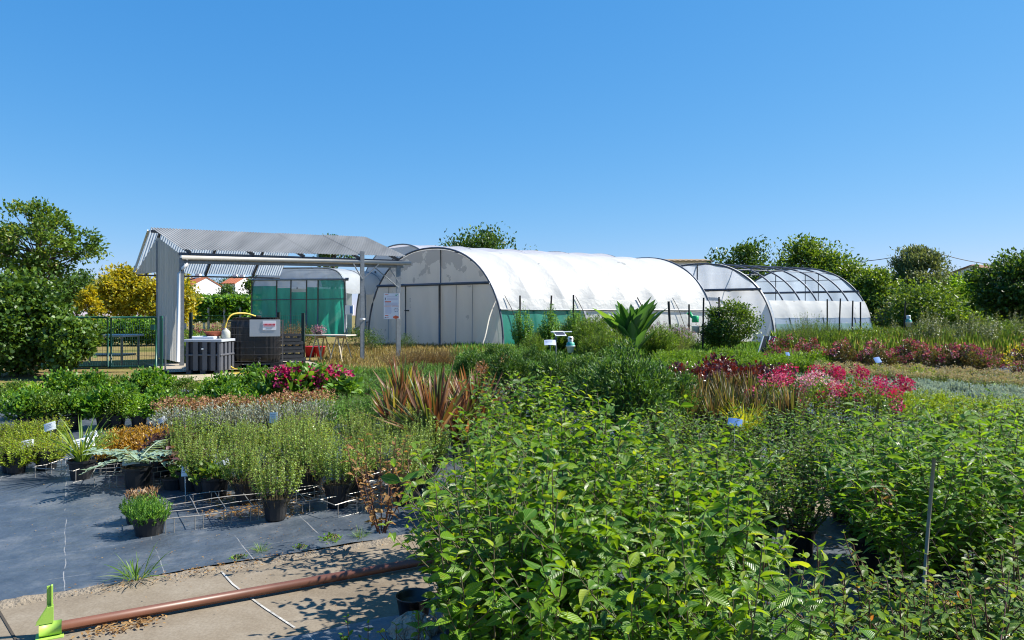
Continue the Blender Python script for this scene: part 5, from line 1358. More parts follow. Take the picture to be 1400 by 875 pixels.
def mk_paddle(o, r):
    n = 54; a = r.uniform(0, 6.28, n); t = r.uniform(.03, .6, n)
    d = np.column_stack([np.cos(a) * np.sin(t), np.sin(a) * np.sin(t), np.cos(t)])
    pos = np.column_stack([np.cos(a) * .1, np.sin(a) * .1, r.uniform(.15, .6, n)])
    L = r.uniform(.75, 1.15, n)
    up = np.column_stack([-np.cos(a), -np.sin(a), np.full(n, .5)]) + r.normal(size=(n, 3)) * .5
    amesh('foliage', leaves(T_L, pos, d, up, L, L * .29, r.uniform(.1, .9, n)), ML['paddle'], o, True)
    e = pos + d * .2; b = pos * np.array([.3, .3, 0])
    amesh('branches', twigs(np.stack([b, (b + e) / 2, e], 1), .018, .01, 5), ML['paddle'], o)
k1 = kind(mk_paddle, 'paddle_leaved_plant', 'plant', 1, 760); k1.put(G(864, 497), 'tall plant with large upright dark paddle leaves before the tunnel', None, 0, 1.16)
K_ROUND = kind(lambda o, r: (lambda fs: (amesh('crown', fs[0], ML['midtree'], o), amesh('trunk', fs[1], M_BARK, o)))(g_tree(r, 1.95, .9, .1, 60, 9000, .1, .6, .2, T_D, (.2, .2), .05, .75)), 'round_shrub', 'shrub', 1, 770)
K_ROUND.put(G(999, 482), 'round dense dark green shrub before the clear tunnel front', None, 0, .84)
K_LAV = kind(mk_shoot(.9, .5, 90, 14, .05, .2, ML['olive'], .1, .6, potr=0, flower=(MF['lilac'], .5, .03, 14, .03), dome=.3), 'lilac_flowered_bush', 'bush', 2, 780)
for i, (x, y) in enumerate(((905, 476), (930, 488), (948, 480))): K_LAV.put(G(x, y), 'grey bush with faint lilac spikes by the green can, ' + ORD[i] + ' from left', 'lilac spiked bushes')
# right of centre
K_BRI = kind(mk_shoot(.44, .2, 70, 26, .045, .4, ML['bright'], .05, .6, potr=.09, dome=.12, tipup=.15), 'upright_green_plant', 'plant', 3, 800)
bed(K_BRI, [(900, 528, 960, 528, 5), (905, 518, 1120, 518, 14), (900, 510, 1130, 510, 14), (905, 502, 1120, 502, 13)], 'upright bright green plant behind maroon bushes', 'bright green upright plants', .05, (.9, 1.15))
K_MAR = kind(mk_bush(.56, .3, 620, .075, .5, ML['maroon'], T_L, .12, None, ncl=22, stem=M_TWIGR), 'maroon_bush', 'bush', 3, 810)
bed(K_MAR, [(945, 556, 1062, 553, 6), (935, 544, 1070, 540, 6)], 'maroon leaved bush behind the pale flax', 'maroon bushes', .06, (.85, 1.05))
K_MAR.put(G(982, 536), 'tallest maroon leaved bush rising above the bed', 'maroon bushes', 0, 1.15)
FL = dict(crimson='crimson', pale='pale pink', pink='strong pink')
KM = {c: kind(mk_bush(.7, .36, 900, .042, .5, ML['bronze'], T_D, .12, (MF[c], 7, .085, 80, .03), ncl=20, stem=M_TWIGR), 'crape_myrtle', 'flowering shrub', 2, 820 + i * 4) for i, c in enumerate(FL)}
for i, (x, y, c, s, lab) in enumerate(((1062, 592, 'pink', 1.0, 'strong pink crape myrtle at the near end, beside pale flax'), (1090, 575, 'crimson', 1.05, 'crimson crape myrtle rising behind the pale pink one'), (1112, 588, 'pale', 1.0, 'pale pink crape myrtle, the only pale one of the bed'),
        (1125, 572, 'crimson', 1.0, 'crimson crape myrtle right behind the pale pink one, its farther neighbour'), (1150, 594, 'crimson', .85, 'crimson crape myrtle, small and set before the others'), (1160, 568, 'crimson', .95, 'crimson crape myrtle half hidden at the back'),
        (1190, 596, 'crimson', 1.0, 'crimson crape myrtle with the fullest flower heads'), (1218, 592, 'crimson', .95, 'crimson crape myrtle at the yellow bed end'))):
    KM[c].put(G(x, y), lab, 'crape myrtles', None, s)
K_BLU = kind(mk_shoot(.27, .22, 90, 18, .045, .3, ML['blue'], .1, .7, potr=.09, dome=.25), 'blue_grey_plant', 'plant', 3, 840)
bed(K_BLU, [(1120, 544, 1420, 580, 16), (1105, 536, 1420, 566, 16), (1085, 528, 1420, 554, 17)], 'low blue grey tufted plant in pot', 'blue grey tufted plants', .04, (.9, 1.15))
K_YEL = kind(mk_bush(.36, .24, 700, .03, .5, [ML['lime'], ML['lime']][0], T_D, .1, None, tint=(.15, .25)), 'yellow_green_bush', 'bush', 2, 850)
bed(K_YEL, [(1240, 590, 1330, 600, 5), (1225, 574, 1380, 590, 8), (1215, 563, 1420, 584, 10)], 'yellow green low bush near crape myrtles', 'yellow green bushes', .05)
K_BEI = kind(mk_shoot(.36, .25, 60, 12, .04, .4, ML['olive'], .2, .4, potr=.1, flower=(MF['beige'], .8, .03, 12, .022), dome=.2), 'beige_headed_plant', 'plant', 2, 860)
bed(K_BEI, [(1130, 526, 1430, 548, 14), (1120, 518, 1430, 538, 14)], 'plant with dry beige flower heads', 'beige headed plants', .05)
K_YG2 = kind(mk_bush(.4, .28, 500, .035, .5, ML['lime'], T_D, .1, None, tint=(.1, .2)), 'sunny_bush', 'bush', 1, 865)
bed(K_YG2, [(1200, 524, 1270, 530, 3)], 'sunlit yellow green bush in the beige bed', 'sunlit bushes', .05)
K_PNK = kind(mk_bush(.66, .36, 900, .06, .5, ML['maroonish'], T_D, .11, (MF['dusk'], 6, .07, 30, .045), ncl=18, stem=M_TWIGR), 'pink_flowered_shrub', 'flowering shrub', 4, 870)
bed(K_PNK, [(1055, 504, 1430, 524, 15), (1060, 498, 1430, 514, 15)], 'dusky pink flowered shrub before the meadow', 'pink flowered shrubs before the meadow', .12, (.62, 1.08))
K_ORA = kind(mk_bush(.7, .6, 800, .06, .5, ML['yellow'], T_D, 0, None, tint=(.45, .3)), 'orange_bush', 'bush', 2, 880)
K_ORA.put(G(1206, 497), 'orange yellow bush behind the pink row, left one', 'orange bushes', None, .7); K_ORA.put(G(1230, 492), 'orange yellow bush behind the pink row, middle one', 'orange bushes', None, .6)
K_ORA.put(G(1400, 508), 'orange yellow bush at the edge of the meadow, right one', 'orange bushes', None, 1.0)
# meadow on the right: shrubs, saplings and grass
K_MSH = kind(mk_bush(1.3, .9, 1500, .08, .45, ML['midtree'], T_D, 0, None, ncl=30), 'meadow_shrub', 'shrub', 3, 890)
K_MSG = kind(mk_shoot(1.3, .9, 260, 18, .07, .2, ML['grassy'], .1, .6, potr=0, dome=.45), 'grassy_bush', 'bush', 2, 895)
K_MSG.put(G(1103, 484), 'tall grassy olive bush before the low white side sheet', None, 0, 1.0); K_MSG.put(G(1128, 482), 'tall grassy olive bush between the dark stakes', None, 1, .85)
K_MSH.put(G(1188, 486), 'dark green meadow shrub right of the dark stakes', 'meadow shrubs', None, .8)
for i, (x, y, s) in enumerate(sorted(((1262, 470, .7), (1300, 474, .6), (1345, 470, .75), (1380, 472, .8), (1225, 474, .55), (1320, 464, .7), (1400, 462, .8), (1365, 460, .7)))):
    K_MSH.put(G(x, y), 'loose green meadow shrub among the saplings, ' + ORD[i] + ' from left', 'meadow shrubs', None, s)
K_SAP = kind(mk_shoot(1.5, .3, 26, 26, .09, .4, ML['olivetree'], .1, .4, potr=0, dome=.5, tipup=.2), 'meadow_sapling', 'sapling', 3, 900)
bed(K_SAP, [(1235, 485, 1420, 490, 8), (1250, 476, 1420, 478, 9), (1230, 468, 1420, 468, 9)], 'slim grey green sapling in the meadow', 'meadow saplings', .4, (.7, 1.05))
# ---- grass and litter nobody could count
def scatter(name, n, area, L, Wd, mat, tilt=.5, tint=(.4, .25), seed=0, lift=0.0):
    r = np.random.default_rng(seed); pts = area(r, n); n = len(pts)
    a = r.uniform(0, 6.28, n); t = np.abs(r.normal(0, tilt, n))
    d = np.column_stack([np.cos(a) * np.sin(t), np.sin(a) * np.sin(t), np.cos(t)])
    ll = L * r.uniform(.4, 1.2, n)
    return tag(amesh(name, leaves(T_D, pts, d, r.normal(size=(n, 3)), ll, Wd * r.uniform(.6, 1.3, n), np.clip(r.normal(tint[0], tint[1], n), 0, 1)), mat), kind='stuff')
def area_px(px0, px1, y0, y1, clump=0, zoff=0.0):
    def f(r, n):
        if clump:
            m = max(1, n // clump); Y = np.repeat(y0 + (y1 - y0) * r.uniform(0, 1, m) ** 1.2, clump); px = np.repeat(r.uniform(px0, px1, m), clump)
            X = (px - CX) / F * Y + r.normal(size=len(Y)) * .12; Y = Y + r.normal(size=len(Y)) * .12
        else:
            Y = y0 + (y1 - y0) * r.uniform(0, 1, n); X = (r.uniform(px0, px1, n) - CX) / F * Y
        return np.column_stack([X, Y, np.array([gz(y) for y in Y]) + zoff])
    return f
scatter('meadow_grass', 60000, area_px(1060, 1480, 18.5, 48, 12), .55, .014, ML['grassy'], .4, (.55, .3), 1)
scatter('meadow_grass', 30000, area_px(1140, 1480, 18.5, 46, 10), .5, .016, ML['drygrass'], .4, (.5, .3), 2)
scatter('dry_grass', 22000, area_px(440, 720, 16.5, 27, 8), .16, .008, ML['drygrass'], .7, (.45, .25), 3)
scatter('lawn_grass', 26000, area_px(620, 1080, 15.5, 27, 10), .22, .012, ML['feather'], .5, (.45, .25), 4)
scatter('meadow_grass', 9000, area_px(232, 345, 19, 40, 10), .4, .016, ML['grassy'], .5, (.4, .3), 5)
def litter(name, n, area, L, mat, seed):
    r = np.random.default_rng(seed); pts = area(r, n); n = len(pts); a = r.uniform(0, 6.28, n)
    d = np.column_stack([np.cos(a), np.sin(a), r.normal(size=n) * .15]); up = np.array([0, 0, 1.0]) + r.normal(size=(n, 3)) * .3
    ll = L * r.uniform(.5, 1.3, n)
    return tag(amesh(name, leaves(T_D, pts, d, up, ll, ll * .45, r.uniform(.1, .8, n)), mat), kind='stuff')
def area_line(a, b, wd, zoff):
    def f(r, n):
        t = r.uniform(0, 1, n); p = np.array(a)[None] + (np.array(b) - np.array(a))[None] * t[:, None] + r.normal(size=(n, 3)) * wd
        p[:, 2] = np.array([gz(y) for y in p[:, 1]]) + zoff; return p
    return f
litter('leaf_litter', 900, area_line(G(270, 690), G(560, 668), .16, .028), .035, ML['dead'], 11)
litter('leaf_litter', 240, area_line(G(300, 705), G(400, 700), .1, .028), .04, ML['dead'], 12)
litter('leaf_litter', 260, area_line(G(120, 812), G(430, 758), .06, .03), .02, ML['dead'], 13)
litter('leaf_litter', 160, area_line(G(130, 868), G(210, 850), .04, .02), .03, ML['dead'], 14)
litter('leaf_litter', 500, area_line(G(100, 700), G(560, 760), .5, .026), .014, ML['dead'], 15)
litter('leaf_litter', 300, area_line(G(1060, 800), G(1150, 770), .3, .024), .04, ML['dead'], 16)
# weed tufts in the crumbling kerb
K_TUFT = kind(mk_blade(46, .15, .006, ML['grassy'], (.2, 1.25), T_B, 0, (.5, .25), 0, .05), 'grass_tuft', 'grass tuft', 2, 950)
K_HERB = kind(mk_bush(.05, .09, 130, .018, .6, ML['bright'], T_R, 0, None, z0=.01), 'kerb_weed', 'weed', 1, 955)
K_TUFT.put(G(186, 796), 'largest grass tuft growing in the crumbled kerb', 'grass tufts in the kerb', 0, 1.25); K_TUFT.put(G(356, 757), 'small grass tuft in the kerb near the white line', 'grass tufts in the kerb', 0, .55)
K_TUFT.put(G(492, 737), 'small grass tuft in the kerb below the withered shrub', 'grass tufts in the kerb', 1, .6)
K_HERB.put(G(454, 741), 'flat round-leaved weed spreading over the kerb', None); K_HERB.put(G(326, 766), 'flat tiny weed growing at the kerb beside the white line', None, None, .7); K_HERB.put(G(412, 751), 'flat small weed in the middle of the kerb', None, None, .6)

# ---- plant tags
M_TAG = solid('tag_white', (.72, .74, .76), .35); M_TAGB = solid('tag_blue', (.09, .22, .5), .7); M_PENCIL = solid('faded_ink', (.3, .34, .4), .6)
M_SIGNW = solid('sign_white', (.85, .85, .84), .5)
def tagsign(label, px, py, Y, w_, h_, yaw, tiltb, mat=M_TAG, lines=3, roll=0.0, name='plant_tag'):
    c = P(px, py, Y); g = gz(Y)
    o = thing(name, label, 'tag' if w_ < .2 else 'sign', (c.x, c.y, g), 'plant tags' if w_ < .2 else None)
    u = Vector((math.cos(yaw) * math.cos(roll), math.sin(yaw) * math.cos(roll), math.sin(roll))); n = Vector((math.sin(yaw) * math.cos(tiltb), -math.cos(yaw) * math.cos(tiltb), math.sin(tiltb)))
    n = (n - u * n.dot(u)).normalized(); v = n.cross(u)
    if v.z < 0: v = -v
    def fn(a, b): return c + u * (a - .5) * w_ + v * (b - .5) * h_ + n * (-.18 * w_ * (2 * a - 1) ** 2 * .3)
    mb = MB(); mb.sheet(fn, 8, 4, .003); mb.build('plate', mat, o)
    mb = MB(); mb.tube([c - n * .006 - v * h_ * .3, c - n * .01 - v * h_ * .55, Vector((c.x, c.y + .01, g))], .004, 6); mb.build('stake', M_WHITEPVC, o)
    for k in range(lines):
        mb = MB(); q = c + v * h_ * (.28 - .2 * k) + n * .004 + u * w_ * -.06; mb.obox(q, u * w_ * (.3 - .05 * (k % 2)), v * h_ * .025, n * .0006); mb.build('written_line', M_PENCIL, o)
tagsign('pale tag tilted back among the lime green bushes', 37, 607, 7.3, .12, .085, .2, .5, roll=.15)
tagsign('pale tag standing behind the lime green bushes by striped grass', 68, 583, 8.0, .12, .09, .2, .4, roll=.3)
tagsign('white tag board lying tilted beside the striped grass pot', 112, 606, 6.9, .21, .105, .35, .6, M_SIGNW, 4, roll=.2, name='plant_sign'); tagsign('narrow white tag just above the tilted white board', 124, 596, 7.0, .12, .07, .35, .6, M_SIGNW, 2, roll=.45)
tagsign('grey beige tag standing in the silvery arching plant', 179, 631, 6.85, .165, .075, 0, .25, solid('tag_beige', (.45, .45, .38), .5), 0)
tagsign('white tag leaning before the silver bushes behind gold ones', 221, 574, 8.2, .1, .06, .2, .4, roll=.5)
tagsign('white tag leaning above the small bronze plant, left of two', 304, 634, 6.3, .11, .055, .2, .5, roll=.4); tagsign('white tag leaning above the small bronze plant, right of two', 323, 644, 6.2, .1, .07, -.2, .2, roll=.5)
tagsign('white tag in the middle of the olive green bushes', 374, 571, 7.6, .085, .11, 0, .1)
tagsign('white tag in a pot under the purple bushes', 253, 644, 6.3, .06, .09, .1, .2)
tagsign('blue tag tilted flat among the pale striped flax', 1005, 577, 6.9, .13, .085, -.35, .75, M_TAGB, 0, roll=-.1)
tagsign('blue tag standing before the dusky pink shrubs', 1200, 492, 15, .14, .13, .2, .6, M_TAGB, 0, roll=.15); tagsign('small pale blue tag in the bright green bed', 1077, 484, 16.5, .09, .09, .1, .6, M_TAGB, 0)
# white paper flecks: two pale flowers of card in the meadow are left as tags
tagsign('white tag standing among the orange bushes', 1234, 474, 18, .12, .06, 0, .3, M_SIGNW, 0); tagsign('white tag far right before the orange bush', 1386, 484, 17, .12, .09, .1, .3, M_SIGNW, 0)

# ---- stakes
for i, (x, yt, yb, lean, lab) in enumerate(((711, 404, 490, 0, 'dark stake before the green net, nearest the grey end wall'), (754, 404, 488, 4, 'leaning dark stake at the far end of the green net'), (784, 403, 486, 0, 'dark stake where the white side sheet begins'),
        (962, 407, 474, 1.5, 'dark stake at the far corner of the white tunnel'), (983, 406, 470, 0, 'dark stake rising out of the round dense shrub'), (942, 416, 472, 0, 'dark stake behind the green can'), (1131, 409, 462, 0, 'dark stake before the low white sheet, nearest the clear front'), (1149, 408, 468, 2.5, 'tallest leaning dark stake before the low white sheet'),
        (1166, 411, 466, 1.5, 'dark stake next to the tallest leaning one'), (1176.5, 413, 462, 0, 'dark stake nearest the far end of the bare hoops'), (1238, 412, 466, 3, 'thin dark stake leaning by the white bucket in the meadow'), (914, 412, 470, -4, 'dark pole leaning against the white tunnel side'))):
    Y = 23.0 if x < 1000 else (28 if x < 1200 else 30)
    mb = MB(); a, b = P(x + lean * 0, yt, Y), P(x - lean, yb, Y); b.z = gz(Y) - .02; mb.tube([b, a], .028 if i != 11 else .04, 7)
    solo(mb, 'stake', M_STAKE, lab, 'stake', 'dark stakes by the tunnels')
# ---- small instruments and traps
M_SOLAR = solid('solar_cell', (.12, .12, .16), .3, noise=.2, nscale=20)
ws = thing('weather_station', 'small solar panel on a white bar with a grey box among tall weeds', 'instrument', tuple(GX(762, 17.5)))
Yw = 17.5; c = P(765, 456, Yw); u = Vector((1, 0, 0)); v = Vector((-.25, .55, .38)).normalized() ; n = u.cross(v)
mb = MB(); mb.obox(c, u * .13, v * .1, n * .008); mb.build('panel_frame', M_SIGNW, ws)
mb = MB(); mb.obox(c + n * .01, u * .105, v * .075, n * .003); mb.build('solar_cells', M_SOLAR, ws)
mb = MB(); mb.tube([P(753, 454, Yw), P(782, 453.5, Yw)], .013, 8); mb.build('cross_bar', M_SIGNW, ws)
mb = MB(); q = P(760, 458, Yw); mb.tube([q, Vector((q.x, q.y, gz(Yw)))], .02, 8); mb.build('pole', M_STEEL, ws)
mb = MB(); q = P(760, 463, Yw); mb.obox(q, u * .03, Vector((0, .02, 0)), Vector((0, 0, .025))); mb.build('sensor_box', M_GREYBOX, ws)
tagsign('broad white sign tilted back below the small solar panel', 752, 468, 17.2, .27, .155, .05, .7, solid('sign_pale', (.55, .6, .72), .4), 2, name='plant_sign')
M_TEAL = solid('teal_plastic', (.05, .32, .25), .4); M_TUB = solid('white_tub', (.8, .8, .8), .4)
def trap(label, px, py_t, py_b, Y, group=True):
    q = P(px, py_b, Y); h = (py_b - py_t) / F * Y; r = h * .26
    o = thing('insect_trap', label, 'trap', (q.x, q.y, gz(Y)), 'white and green insect traps')
    mb = MB(); mb.lathe(q, [(0, 0), (r * .68, 0), (r, h * .38), (r * 1.15, h * .39), (r * 1.15, h * .43), (0, h * .43)], 16); mb.build('bucket', M_TUB, o, True)
    mb = MB(); mb.lathe(q, [(r * 1.0, h * .43), (r * .95, h * .6), (r * .5, h * .68), (0, h * .68)], 16); mb.build('funnel', M_TEAL, o, True)
    mb = MB(); mb.lathe(q, [(r * .62, h * .68), (r * .66, h * .95), (r * .5, h), (0, h)], 16); mb.build('lid', M_TUB, o, True)
    mb = MB(); mb.lathe(q + Vector((0, -r * .62, h * .83)), [(0, 0), (r * .3, .0), (r * .3, .03), (0, .03)], 12); mb.build('opening', M_BLACKP, o)
    mb = MB(); mb.tube([Vector((q.x, q.y + r * 1.3, gz(Y))), Vector((q.x, q.y + r * 1.3, q.z + h * 1.05))], .012, 6); mb.build('stake', M_STAKE, o)
trap('white and teal insect trap hanging beside the small solar panel', 780, 460, 482, 17.3); trap('white and teal insect trap standing far off in the meadow', 1242, 431, 447, 30)
# green watering can hung on a stake above a white tub
q = P(948, 440, 23.2); h = .26
o = thing('green_can', 'bright green plastic can hung on a stake at the tunnel side', 'can', tuple(q))
M_BRG = solid('bright_green_plastic', (.02, .45, .16), .4)
mb = MB(); mb.lathe(q + Vector((.06, 0, -.02)), [(0, 0), (.1, 0), (.11, .02), (.11, .19), (.09, .215), (0, .215)], 14); mb.build('can_body', M_BRG, o, True)
mb = MB(); mb.tube([q + Vector((-.03, 0, .14)), q + Vector((-.12, 0, .25)), q + Vector((-.15, 0, .3))], .05, 10, r2=.075); mb.build('spout', M_BRG, o, True)
mb = MB(); q2 = P(951, 448, 23.2); mb.lathe(q2 + Vector((0, 0, -.16)), [(0, 0), (.1, 0), (.13, .2), (.14, .21), (0, .21)], 14); solo(mb, 'white_tub', M_TUB, 'white plastic tub just below the green can', 'tub', smooth=True)
# dark panel with a pale edge leaning at the corner of the clear front
o = thing('leaning_panel', 'dark panel with pale edges leaning at the clear tunnel corner', 'panel', tuple(G(1046, 482)))
c = P(1048, 471, 21); u = Vector((.19, .05, .0)); v = Vector((.09, .05, .24))
mb = MB(); mb.obox(c, u, v, u.cross(v).normalized() * .012); mb.build('board', M_DARKBOX, o)
for s_ in (-1, 0.15, 1): mb = MB(); mb.obox(c + u * s_ - u.cross(v).normalized() * -.016, u.normalized() * .018, v * 1.01, u.cross(v).normalized() * .012); mb.build('edge_strip', M_SIGNW, o)
# bag and spare pot by the foreground shrubs
mb = MB(); q = G(566, 850); mb.lathe(q, [(0, .004), (.07, .004), (.09, .13), (.1, .14), (.094, .14), (.07, .03), (0, .03)], 22); solo(mb, 'empty_pot', M_POT, 'empty black pot standing under the shrubs at the path edge', 'pot', smooth=True)
mb = MB(); q = G(566, 868); rr_ = np.random.default_rng(5)
def bagf(a, b):
    th = a * 2 * math.pi; z = b; w_ = (1 - .65 * b ** 2) * (1 + .1 * math.sin(5 * th + 3 * b) + .06 * math.sin(11 * th - 5 * b))
    return q + Vector((math.cos(th) * .13 * w_, math.sin(th) * .09 * w_, .1 * z + .006))
mb.sheet(bagf, 48, 10, .003); mb.poly([bagf(i / 48, 1) for i in range(48)])
solo(mb, 'crumpled_bag', film('bag_plastic', (.5, .44, .36), tr=.2, noise=.35, nscale=14, bump=.9, bscale=25), 'crumpled pale plastic bag under the shrubs at the path edge', 'bag', smooth=True)

# ---- planting behind and beside the shelter
K_BACK = kind(mk_bush(.7, .45, 600, .06, .4, ML['midtree'], T_D, 0, (MF['dusk'], 7, .06, 20, .05)), 'border_plant', 'plant', 3, 960)
K_YUC = kind(mk_blade(60, .6, .035, ML['bright'], (.1, 1.1), T_B, .16, (.3, .2)), 'green_yucca', 'plant', 1, 965)
K_BG = kind(mk_shoot(.8, .5, 90, 14, .05, .3, ML['heath'], .1, .6, potr=0, dome=.4), 'tawny_bush', 'bush', 2, 966)
for i, (x, Y) in enumerate(((262, 24), (280, 25), (300, 26), (322, 25), (338, 24.5))): K_BACK.put(GX(x, Y), 'border plant with dull red flowers behind the wire fence, ' + ORD[i] + ' from left', 'border plants behind the fence', None, 1.1)
K_YUC.put(GX(276, 22), 'bright green sword leaved plant in a pot behind the pallet box', None); K_YUC.put(GX(312, 22.3), 'bright green sword leaved plant in a pot behind the hose', None, None, .8)
for i, (x, Y) in enumerate(((305, 23), (398, 23.5), (408, 22.5))): K_BG.put(GX(x, Y), 'tawny dry bush behind the tank, ' + ORD[i] + ' from left', 'tawny bushes behind the tank', None, 1.25)
K_DK = kind(lambda o, r: (lambda fs: (amesh('foliage', fs[0], ML['darktree'], o), amesh('branches', fs[1], M_TWIG, o)))(g_bush(r, .95, .62, 1300, .07, .4, T_D, .1)), 'dark_shrub', 'shrub', 2, 970)
K_DK.put(GX(507, 23.5), 'dark green shrub between the two slim shelter posts', None, 0, .75); K_DK.put(GX(488, 25), 'dark green shrub between the trestle table and the tall white tunnel', None, 1, .8); K_DK.put(GX(556, 24.4), 'small dark shrub at the foot of the grey end wall', None, 2, .55); K_DK.put(GX(425, 23.5), 'green shrub behind the trestle table', None, 3, .85)
mb = MB(); q = P(436, 459.5, 19.75)
o = thing('potted_heather', 'pink flowering heather in a pot on the trestle table', 'potted plant', tuple(q)); r = np.random.default_rng(7)
mb.lathe(q, [(0, 0), (.07, 0), (.09, .1), (.095, .11), (0, .11)], 14); mb.build('pot', M_POT, o)
bl = g_blobs(r, [[0, 0, .2], [.1, 0, .17], [-.1, .02, .17]], .12, 120, .035); amesh('blossom', bl, leaf_mat('heather_petal', [(0, (.3, .1, .2)), (1, (.6, .35, .45))], .2), o)
M_REDPOT = solid('red_tub', (.5, .02, .03), .45)
for x, yb, lab in ((424, 487, 'red tub on the ground under the trestle table, the left one'), (437, 486, 'red tub on the ground under the trestle table, the right one'), (309, 478, 'red tub beside the bulk tank')):
    mb = MB(); q = GX(x, 21.2); mb.lathe(q, [(0, 0), (.12, 0), (.16, .3), (.175, .31), (.16, .32), (0, .28)], 16); solo(mb, 'red_tub', M_REDPOT, lab, 'tub', 'red tubs', smooth=True)
# white and blue sprayer hanging at the tall white tunnel
o = thing('wall_dispenser', 'white and blue container hung on the tall white tunnel', 'container', tuple(P(478, 430, 36)))
q = P(478, 430, 35.8); mb = MB(); mb.box(q, .38, .2, .45); mb.build('container', M_TUB, o); mb = MB(); mb.box(q + Vector((.1, -.105, .05)), .12, .02, .35); mb.build('blue_stripe', M_TAGB, o)

# ================================================================== TREES
def tree(name, label, px, Y, top, bot, wpx, mat, ncl, n, L, seed, group=None, egg=.8, z0=None, cs=.24, lump=.4, trunk=None, tm=T_D, tint=(.4, .2), Wd=.55, up=.25, cat='tree'):
    g = gz(Y); H = EYE + (H0 - top) / F * Y - g; R = wpx / 2 / F * Y
    z0 = (EYE + (H0 - bot) / F * Y - g) if z0 is None else z0
    o = thing(name, label, cat, (0, 0, 0), group)
    c, t = g_tree(np.random.default_rng(seed), H * .97, R * (.94 if px > 500 else .86), max(z0, .1), int(ncl * 1.2), int(n * 1.3), L, Wd, cs, tm, tint, (trunk or .03 * H), egg, lump, True, up)
    amesh('crown', c, mat, o); amesh('trunk', t, M_BARK, o); o.location = GX(px, Y); return o
TB = 'trees beyond the polytunnels'
tree('broadleaf_tree', 'dark leafy tree top showing above the white tunnel roof', 652, 52, 312, 410, 128, ML['darktree'], 60, 9000, .26, 1, TB, .8, cs=.2, lump=.6)
tree('broadleaf_tree', 'small dark treetop peeping over the corrugated shelter roof', 456, 55, 315, 400, 60, ML['darktree'], 16, 1600, .26, 2, TB, .5, cs=.2, lump=.8)
tree('broadleaf_tree', 'dark tree with spread twigs left of the tallest tree', 1018, 46, 330, 440, 108, ML['darktree'], 46, 7000, .24, 3, TB, .8, cs=.19, lump=.7)
tree('broadleaf_tree', 'tallest rounded green tree right behind the bare hoops', 1105, 48, 326, 445, 112, ML['midtree'], 60, 11000, .24, 4, TB, .9, cs=.2, lump=.35)
tree('broadleaf_tree', 'green tree bending down behind the far end of the hoops', 1160, 46, 352, 445, 90, ML['midtree'], 46, 6500, .22, 5, TB, .8)
tree('broadleaf_tree', 'bright green bushy tree between the hoops and the olive tree', 1192, 43, 364, 452, 84, ML['midtree'], 50, 8000, .2, 6, TB, .75, cs=.2, z0=.2)
tree('pine_tree', 'dark pine crown in the gap beside the olive tree', 1182, 70, 360, 440, 46, ML['darktree'], 30, 3500, .28, 7, TB, .8)
tree('olive_tree', 'grey green feathery tree, tallest beneath the power line', 1255, 44, 331, 452, 96, ML['olivetree'], 80, 18000, .22, 8, TB, .65, z0=.2, cs=.15, lump=.8, Wd=.34, up=.6)
tree('olive_tree', 'lower grey green tree right of the tallest feathery one', 1300, 46, 365, 452, 66, ML['olivetree'], 46, 7000, .2, 9, TB, .8, z0=.2, cs=.2, Wd=.3, up=.5)
tree('broadleaf_tree', 'loose light green bush tree before the olive tree', 1270, 38, 386, 458, 110, ML['midtree'], 50, 8000, .17, 10, TB, .8, z0=.1)
tree('broadleaf_tree', 'yellow green small tree next to the brown roofed house', 1322, 42, 372, 452, 70, ML['bright'], 44, 6000, .17, 11, TB, .8, z0=.1)
tree('broadleaf_tree', 'large dark tree at the right edge before the house', 1390, 33, 343, 450, 104, ML['darktree'], 60, 10000, .19, 12, TB, .9, z0=.8, cs=.2, lump=.5)
tree('broadleaf_tree', 'green tree at the right edge beyond the dark one', 1420, 44, 352, 450, 90, ML['midtree'], 40, 5000, .2, 13, TB, .9, z0=.5)
for i, x in enumerate((1318, 1345, 1372, 1400)): tree('hedge_shrub', 'yellow green hedge shrub below the house, ' + ORD[i] + ' from left', x, 36, 417, 458, 46, ML['bright'], 30, 2600, .14, 20 + i, 'hedge shrubs below the house', 1.0, z0=.1, cat='shrub', tint=(.6, .25))
for i, (x, w_, t) in enumerate(((1225, 60, 405), (1290, 70, 412), (1350, 70, 408))): tree('wild_shrub', 'wild shrub at the far edge of the meadow, ' + ORD[i] + ' from left', x, 40, t, 456, w_, ML['olivetree'], 30, 3000, .16, 30 + i, 'wild shrubs at the meadow edge', .9, z0=.1, cat='shrub')
# left side
tree('fruit_tree', 'airy tree with bronze green leaves rising behind the ivy shrub', 50, 17.5, 268, 385, 150, ML['bronze'], 80, 6200, .1, 40, None, .7, cs=.1, lump=.6, trunk=.08)
tree('ivy_shrub', 'big dark shrub smothered in ivy at the left edge', 22, 16.2, 362, 512, 138, ML['darktree'], 90, 15000, .085, 41, None, .8, z0=.12, cs=.2, lump=.35, trunk=.06, tm=T_R, Wd=.8, tint=(.5, .22), cat='shrub')
tree('ivy_shrub', 'lower ivy mound spilling toward the green mesh gate', 96, 15.8, 430, 512, 74, ML['darktree'], 46, 5200, .08, 42, None, .9, z0=.08, cs=.2, tm=T_R, Wd=.8, tint=(.55, .22), trunk=.03, cat='shrub')
tree('yellow_tree', 'small golden yellow tree left of the two large ones', 122, 30, 388, 448, 34, ML['yellow'], 24, 2200, .15, 43, 'golden yellow trees', .7, z0=.4)
tree('yellow_tree', 'large golden yellow tree, the left of the big pair', 170, 33, 364, 450, 74, ML['yellow'], 48, 6500, .17, 44, 'golden yellow trees', .8, z0=.9)
tree('yellow_tree', 'large golden yellow tree partly behind the shelter panel', 230, 33, 366, 456, 72, ML['yellow'], 48, 6500, .17, 45, 'golden yellow trees', .8, z0=.8)
